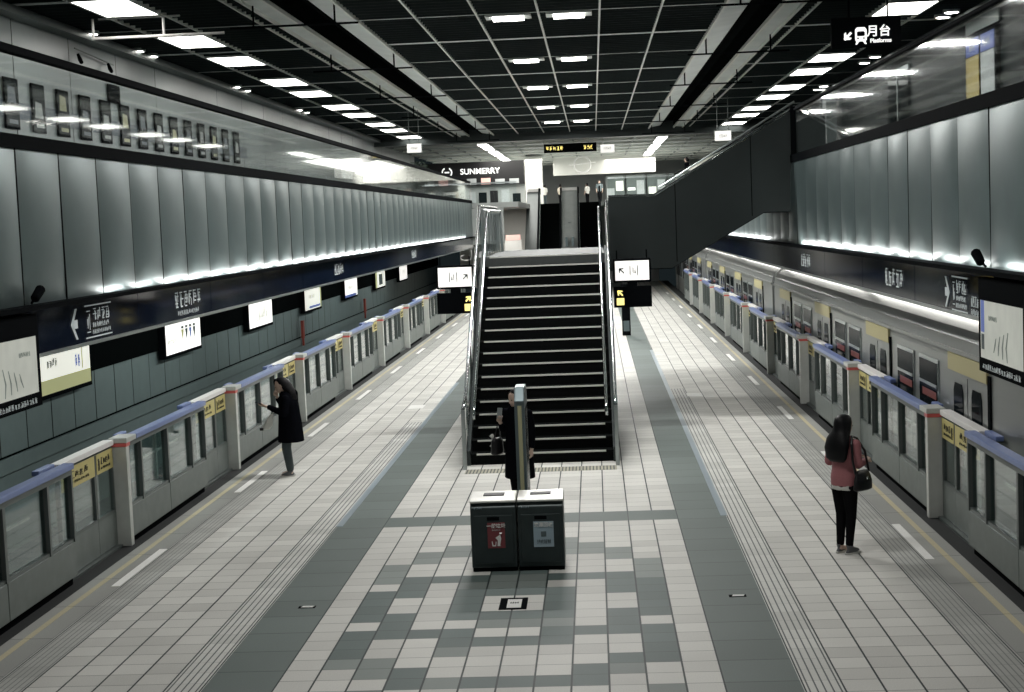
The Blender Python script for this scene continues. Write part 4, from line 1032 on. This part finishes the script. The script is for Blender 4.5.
hair.build('hair', M['hair'], W, smooth=True)
# shoulder bag held by her
B = thing('shoulder_bag', (2.80, 17.84, 0), 'black leather shoulder bag hanging at the side of the person in the rose jacket', 'bag', None, -math.radians(48))
bb = MB().loft([(.245, .02, .76, .035, .12), (.25, .02, .78, .055, .16), (.252, .02, .88, .06, .15), (.245, .02, .97, .035, .12), (.24, .02, 1.0, .015, .10)], 20); fused('bag_body', [bb], .012, M['bag'], B, 3)
MB().tube([(.245, -.10, .96), (.225, -.12, 1.12), (.185, -.085, 1.30), (.145, -.03, 1.385), (.15, .05, 1.36), (.20, .13, 1.20), (.245, .14, .97)], .014, 8).build('strap', M['bag'], B)
MB().tube([(.31, .02, .93), (.315, .03, .90)], .012, 8).build('clasp', M['chrome'], B)

# coat wearer on the left platform -------------------------------------------------------
K = thing('person', (-5.09, 24.67, 0), 'person in a long black coat and jeans looking at a phone on the left platform', 'person', None, math.radians(97))
hp, RK = head_parts((0, .075, 1.495), 0, -.38)
rh = hand_parts((.05, .15, 1.315), (-.15, .10, 1), (.9, .3, 0), 1.0, 1); lh = hand_parts((-.06, .32, 1.17), (.15, .9, .1), (-.35, 0, -.9), .35, 1)
tors = MB().loft([(0, 0, .80, .14, .10), (0, 0, .90, .155, .11), (0, 0, 1.05, .135, .10), (0, .0, 1.22, .15, .10), (0, .0, 1.32, .13, .08), (0, .02, 1.38, .06, .055)], 20)
legs = [limb([(s*.075, .0, .82), (s*.07, .03, .46), (s*.065, -.02, .09)], [.088, .055, .038]) for s in (-1, 1)]
arms = [limb([(s*.165, .0, 1.29), (s*.20, .03, 1.05)], [.048, .038]) for s in (-1, 1)]+[limb([(.20, .03, 1.05), (.05, .15, 1.315)], [.038, .024]), limb([(-.20, .03, 1.05), (-.06, .32, 1.17)], [.038, .024])]
neck = [limb([(0, .01, 1.36), (0, .05, 1.43)], [.048, .045])]
feet = [limb([(s*.065, -.03, .06), (s*.065, .11, .035)], [.034, .026]) for s in (-1, 1)]
fused('body', hp+rh+lh+[tors]+legs+arms+neck+feet, .0075, M['skin'], K, 3); face_bits(RK, K)
ct = MB().loft([(0, -.05, .57, .235, .215), (0, -.05, .70, .23, .205), (0, -.05, .88, .215, .19), (0, -.045, 1.05, .20, .175), (0, -.04, 1.20, .20, .165), (0, -.03, 1.32, .18, .13), (0, -.01, 1.40, .11, .10)], 26, groove=.018, gn=7)
ca = [limb([(s*.175, -.005, 1.29), (s*.215, .025, 1.05)], [.070, .062]) for s in (-1, 1)]+[limb([(.215, .025, 1.05), (.075, .135, 1.27)], [.060, .044]), limb([(-.215, .025, 1.05), (-.08, .27, 1.155)], [.060, .044])]
hood = limb([(0, -.13, 1.22), (0, -.115, 1.36)], [.07, .085])
fused('coat', [ct, hood]+ca, .012, M['coat'], K, 4)
fused('jeans', [limb([(s*.08, .0, .80), (s*.074, .03, .46), (s*.068, -.015, .12)], [.095, .072, .056]) for s in (-1, 1)], .011, M['jeans'], K, 4)
for s in (-1, 1): shoe(s*.075, .0, -s*.15, K, M['shoe'])
hr = MB().loft([(0, -.125, 1.20, .11, .05), (0, -.115, 1.30, .145, .08), (0, -.075, 1.40, .125, .095), (0, -.02, 1.47, .108, .105), (0, .02, 1.53, .102, .112), (0, .045, 1.58, .09, .105), (0, .06, 1.615, .055, .07), (0, .065, 1.63, .02, .025)], 36, groove=.025, gn=17)
hr.build('hair', M['hair'], K, smooth=True)
MB().loft([(.03, .165, 1.50, .055, .015), (.02, .175, 1.55, .07, .02), (.0, .15, 1.60, .07, .035)], 16, groove=.04, gn=9).build('fringe', M['hair'], K, smooth=True)
ph = thing('phone', (-5.09, 24.67, 0), 'dark smartphone held out by the coated person on the left platform', 'phone', None, math.radians(97))
b = MB().box(-.037, .037, -.075, .075, -.005, .005)
q = b.build('phone_body', M['phone'], ph, (-.045, .425, 1.215), bevel=.004); q.rotation_euler = (.35, 0, 0)
wb = thing('white_bag', (-5.09, 24.67, 0), 'crumpled white paper bag carried in front of the black coat', 'bag', None, math.radians(97))
fused('bag_body', [MB().loft([(-.13, .34, .80, .04, .07), (-.13, .30, .86, .05, .075), (-.13, .27, .95, .045, .06), (-.13, .23, 1.04, .02, .035)], 14, groove=.05, gn=5)], .012, M['cloth'], wb, 2)
MB().box(-.17, -.09, .37, .43, .79, .83).build('dark_end', M['bag'], wb)
MB().tube([(-.13, .23, 1.03), (-.17, .18, 1.10), (-.20, .10, 1.11), (-.21, .05, 1.10)], .006, 6).build('handle', M['cloth'], wb)

# person behind the totem ----------------------------------------------------------------
Q = thing('person', (-1.17, 21.55, 0), 'person in a long dark coat half hidden behind the thin sign panel', 'person', None, math.radians(150))
hp, RQ = head_parts((0, .04, 1.52), -.3, -.25)
rh = hand_parts((.13, .24, 1.20), (-.1, .2, 1), (.7, -.5, 0), .9, 1); lh = hand_parts((-.24, .02, .80), (0, .1, -1), (-1, 0, 0), .5, 1)
tors = MB().loft([(0, 0, .82, .145, .105), (0, 0, .92, .16, .115), (0, 0, 1.06, .14, .10), (0, .0, 1.24, .16, .105), (0, .0, 1.34, .135, .08), (0, .01, 1.40, .06, .055)], 20)
legs = [limb([(s*.08, .0, .84), (s*.075, .02, .47), (s*.07, -.02, .09)], [.09, .056, .038]) for s in (-1, 1)]
arms = [limb([(s*.175, .0, 1.31), (s*.23, .0, 1.06)], [.05, .04]) for s in (-1, 1)]+[limb([(.23, .0, 1.06), (.13, .24, 1.20)], [.04, .025]), limb([(-.23, .0, 1.06), (-.24, .02, .80)], [.04, .025])]
fused('body', hp+rh+lh+[tors]+legs+arms+[limb([(0, 0, 1.38), (0, .025, 1.45)], [.048, .046])]+[limb([(s*.07, -.03, .06), (s*.07, .11, .035)], [.034, .026]) for s in (-1, 1)], .0075, M['skin'], Q, 3); face_bits(RQ, Q)
ct = MB().loft([(0, -.02, .38, .23, .18), (0, -.015, .60, .22, .175), (0, -.01, .88, .20, .155), (0, 0, 1.05, .18, .135), (0, 0, 1.24, .19, .135), (0, 0, 1.34, .165, .11), (0, .0, 1.42, .09, .085)], 26, groove=.02, gn=7)
ca = [limb([(s*.185, .0, 1.31), (s*.24, .0, 1.06)], [.068, .058]) for s in (-1, 1)]+[limb([(.24, .0, 1.06), (.148, .20, 1.17)], [.056, .042]), limb([(-.24, .0, 1.06), (-.245, .015, .84)], [.056, .042])]
fused('coat', [ct]+ca, .012, M['coat'], Q, 4)
fused('trousers', [limb([(s*.082, .0, .80), (s*.077, .02, .47), (s*.072, -.015, .12)], [.10, .075, .055]) for s in (-1, 1)], .012, M['trousers'], Q, 3)
for s in (-1, 1): shoe(s*.08, .0, -s*.15, Q, M['bag'], 1, 'shoe')
MB().loft([(0, -.06, 1.30, .10, .05), (0, -.05, 1.40, .11, .08), (0, -.02, 1.48, .104, .10), (0, .0, 1.54, .102, .108), (0, .015, 1.60, .085, .098), (0, .02, 1.64, .05, .06), (0, .02, 1.65, .015, .02)], 32, groove=.025, gn=15).build('hair', M['hair'], Q, smooth=True)
ph = thing('phone', (-1.17, 21.55, 0), 'grey-backed phone held up by the person behind the sign panel', 'phone', None, math.radians(150))
q = MB().box(-.038, .038, -.005, .005, -.075, .075).build('phone_body', M['phoneg'], ph, (.11, .275, 1.33), bevel=.004); q.rotation_euler = (.25, 0, .1)
kb = thing('handbag', (-1.17, 21.55, 0), 'dark handbag with white charms hanging from the arm of the half-hidden person', 'bag', None, math.radians(150))
fused('bag_body', [MB().loft([(.27, .12, .72, .05, .12), (.275, .12, .74, .07, .14), (.275, .12, .92, .06, .12), (.27, .12, .96, .03, .09)], 16)], .012, M['bag'], kb, 2)
MB().tube([(.27, .04, .95), (.25, .08, 1.10), (.25, .14, 1.12), (.27, .19, .95)], .010, 6).build('handle', M['bag'], kb)
for z in (.98, .84): MB().loft([(.33, .15, z-.03, .012, .012), (.34, .15, z, .035, .03), (.33, .15, z+.03, .012, .012)], 10, groove=.2, gn=3).build('charm', M['cloth'], kb)

# people far away in the upper hall -------------------------------------------------------
def far_person(x, y, top, low, skinhead, lab, rz, bag=None):
    o = thing('person', (x, y, 4.98), lab, 'person', 'people in the far hall', rz)
    hp, R = head_parts((0, .02, 1.50), 0, 0)
    fused('body', hp+[MB().loft([(0, 0, .82, .14, .10), (0, 0, .95, .15, .11), (0, 0, 1.1, .14, .10), (0, 0, 1.3, .15, .09), (0, 0, 1.38, .06, .055)], 16)]+[limb([(s*.08, 0, .82), (s*.075, .02, .46), (s*.07, .0, .07), (s*.07, .10, .04)], [.088, .056, .038, .03], 10) for s in (-1, 1)]+[limb([(s*.165, 0, 1.3), (s*.21, 0, 1.06), (s*.2, .12, .86)], [.05, .04, .028], 10) for s in (-1, 1)]+[limb([(0, 0, 1.36), (0, .01, 1.44)], [.047, .045], 10)]+hand_parts((.2, .12, .86), (0, .3, -1), (1, 0, 0), .5, 1)+hand_parts((-.2, .12, .86), (0, .3, -1), (-1, 0, 0), .5, -1), .012, M['skin'], o, 2)
    fused('top', [MB().loft([(0, 0, .84, .165, .12), (0, 0, 1.1, .16, .12), (0, 0, 1.3, .17, .105), (0, 0, 1.39, .08, .07)], 16)]+[limb([(s*.17, 0, 1.3), (s*.215, 0, 1.08)], [.065, .055], 10) for s in (-1, 1)], .018, M[top], o, 2)
    fused('trousers', [limb([(s*.08, 0, .84), (s*.077, .02, .46), (s*.072, .0, .1)], [.105, .075, .058], 10) for s in (-1, 1)], .018, M[low], o, 2)
    MB().loft([(0, -.03, 1.42, .085, .06), (0, -.015, 1.5, .095, .10), (0, .0, 1.57, .088, .098), (0, .0, 1.63, .03, .04)], 16).build('hair', M['hair'], o, smooth=True)
    return o
far_person(-3.5, 114, 'cloth', 'jeans', 0, 'person in a white top in the far hall, above the left escalator', .5)
far_person(-2.35, 115, 'beige', 'trousers', 0, 'person in a pale beige top in the far hall, beside the one in white', -.6)
far_person(-.35, 115, 'cloth', 'trousers', 0, 'person in a white top in the far hall, above the right escalator', .8)
far_person(.52, 108, 'teal', 'trousers', 0, 'person in a grey-teal top in the far hall, right of the right escalator', PI)
b_ = thing('person', (4.55, 74.0, ZM), 'person in dark clothes standing by the rail above the dark stair', 'person', None, 1.2)
hp, R = head_parts((0, .02, 1.50), 0, 0)
fused('body', hp+[MB().loft([(0, 0, .82, .14, .10), (0, 0, 1.1, .14, .10), (0, 0, 1.3, .15, .09), (0, 0, 1.38, .06, .055)], 16)]+[limb([(s*.08, 0, .82), (s*.075, .02, .46), (s*.07, .0, .07), (s*.07, .10, .04)], [.088, .056, .038, .03], 10) for s in (-1, 1)]+[limb([(s*.165, 0, 1.3), (s*.21, 0, 1.06), (s*.2, .12, .86)], [.05, .04, .028], 10) for s in (-1, 1)]+[limb([(0, 0, 1.36), (0, .01, 1.44)], [.047, .045], 10)]+hand_parts((.2, .12, .86), (0, .3, -1), (1, 0, 0), .5, 1)+hand_parts((-.2, .12, .86), (0, .3, -1), (-1, 0, 0), .5, -1), .012, M['skin'], b_, 2)
fused('coat', [MB().loft([(0, 0, .6, .19, .14), (0, 0, 1.1, .17, .12), (0, 0, 1.3, .17, .105), (0, 0, 1.39, .08, .07)], 16)]+[limb([(s*.17, 0, 1.3), (s*.215, 0, 1.06), (s*.2, .1, .9)], [.065, .055, .045], 10) for s in (-1, 1)], .018, M['coat'], b_, 2)
MB().loft([(0, -.03, 1.42, .085, .06), (0, -.015, 1.5, .095, .10), (0, .0, 1.57, .088, .098), (0, .0, 1.63, .03, .04)], 16).build('hair', M['hair'], b_, smooth=True)

# ------------------------------------------------------------------ lights
def area(name, loc, sx, sy, power, rot=(0, 0, 0), col=(1, .97, .91)):
    l = bpy.data.lights.new(name, 'AREA'); l.shape = 'RECTANGLE'; l.size = sx; l.size_y = sy; l.energy = power; l.color = col
    o = bpy.data.objects.new(name, l); C.objects.link(o); o.location = loc; o.rotation_euler = rot; return o
for k, y in enumerate((6., 15., 24.8, 34.2, 43.4, 52.3, 61.5, 71.0)):
    area('middle_bay_lamp', (-1.03, y, ZC-.12), 2.4, .5, (130, 215, 500, 700, 760, 780, 820, 860)[k], (0, 0, 0), (1, .985, .955))
for y in (22, 34, 46, 58, 70):  # unseen lamps added to brighten the left track wall and the train roof
    area('track_fill_lamp', (XL-1.0, y, 2.70), .25, 9, 150, (0, .75, 0), (.92, 1, .98))
    area('track_fill_lamp', (XR+.62, y, 2.73), .10, 11, 26)
# unseen light strips added over the sign bands to brighten each steel panel's foot
for s, x, y0, pt in ((1, XL, 18.84, 1.343), (-1, XR, 15.0, 1.387)):
    for k in range(44):
        y = y0+pt*(k+.5)
        if y > 74 or (s < 0 and 31.5 < y < 37.3): continue
        area('added_panel_light', (x+s*.15, y, 3.33), .06, .75, (4.6 if y > 22 else 3.), (PI, -s*.55, 0), (1, .99, .96))
for x in (-5, 3): area('far_hall_lamp', (x, 104, 8.1), 4, 24, 1500)
area('lower_hall_fill', (-5.6, 88, 4.6), 2, 8, 420)  # unseen fill added to brighten the wall beside the escalators
wd = bpy.data.worlds.new('world'); SC.world = wd; wd.use_nodes = True
wd.node_tree.nodes['Background'].inputs[0].default_value = (.42, .6, .66, 1); wd.node_tree.nodes['Background'].inputs[1].default_value = .02
vs = SC.view_settings; vs.view_transform = 'Standard'; vs.look = 'None'; vs.gamma = 1; vs.exposure = .12; vs.use_curve_mapping = False
SC.cycles.use_denoising = True
SC.cycles.max_bounces = 8; SC.cycles.transparent_max_bounces = 24; SC.cycles.sample_clamp_indirect = 6
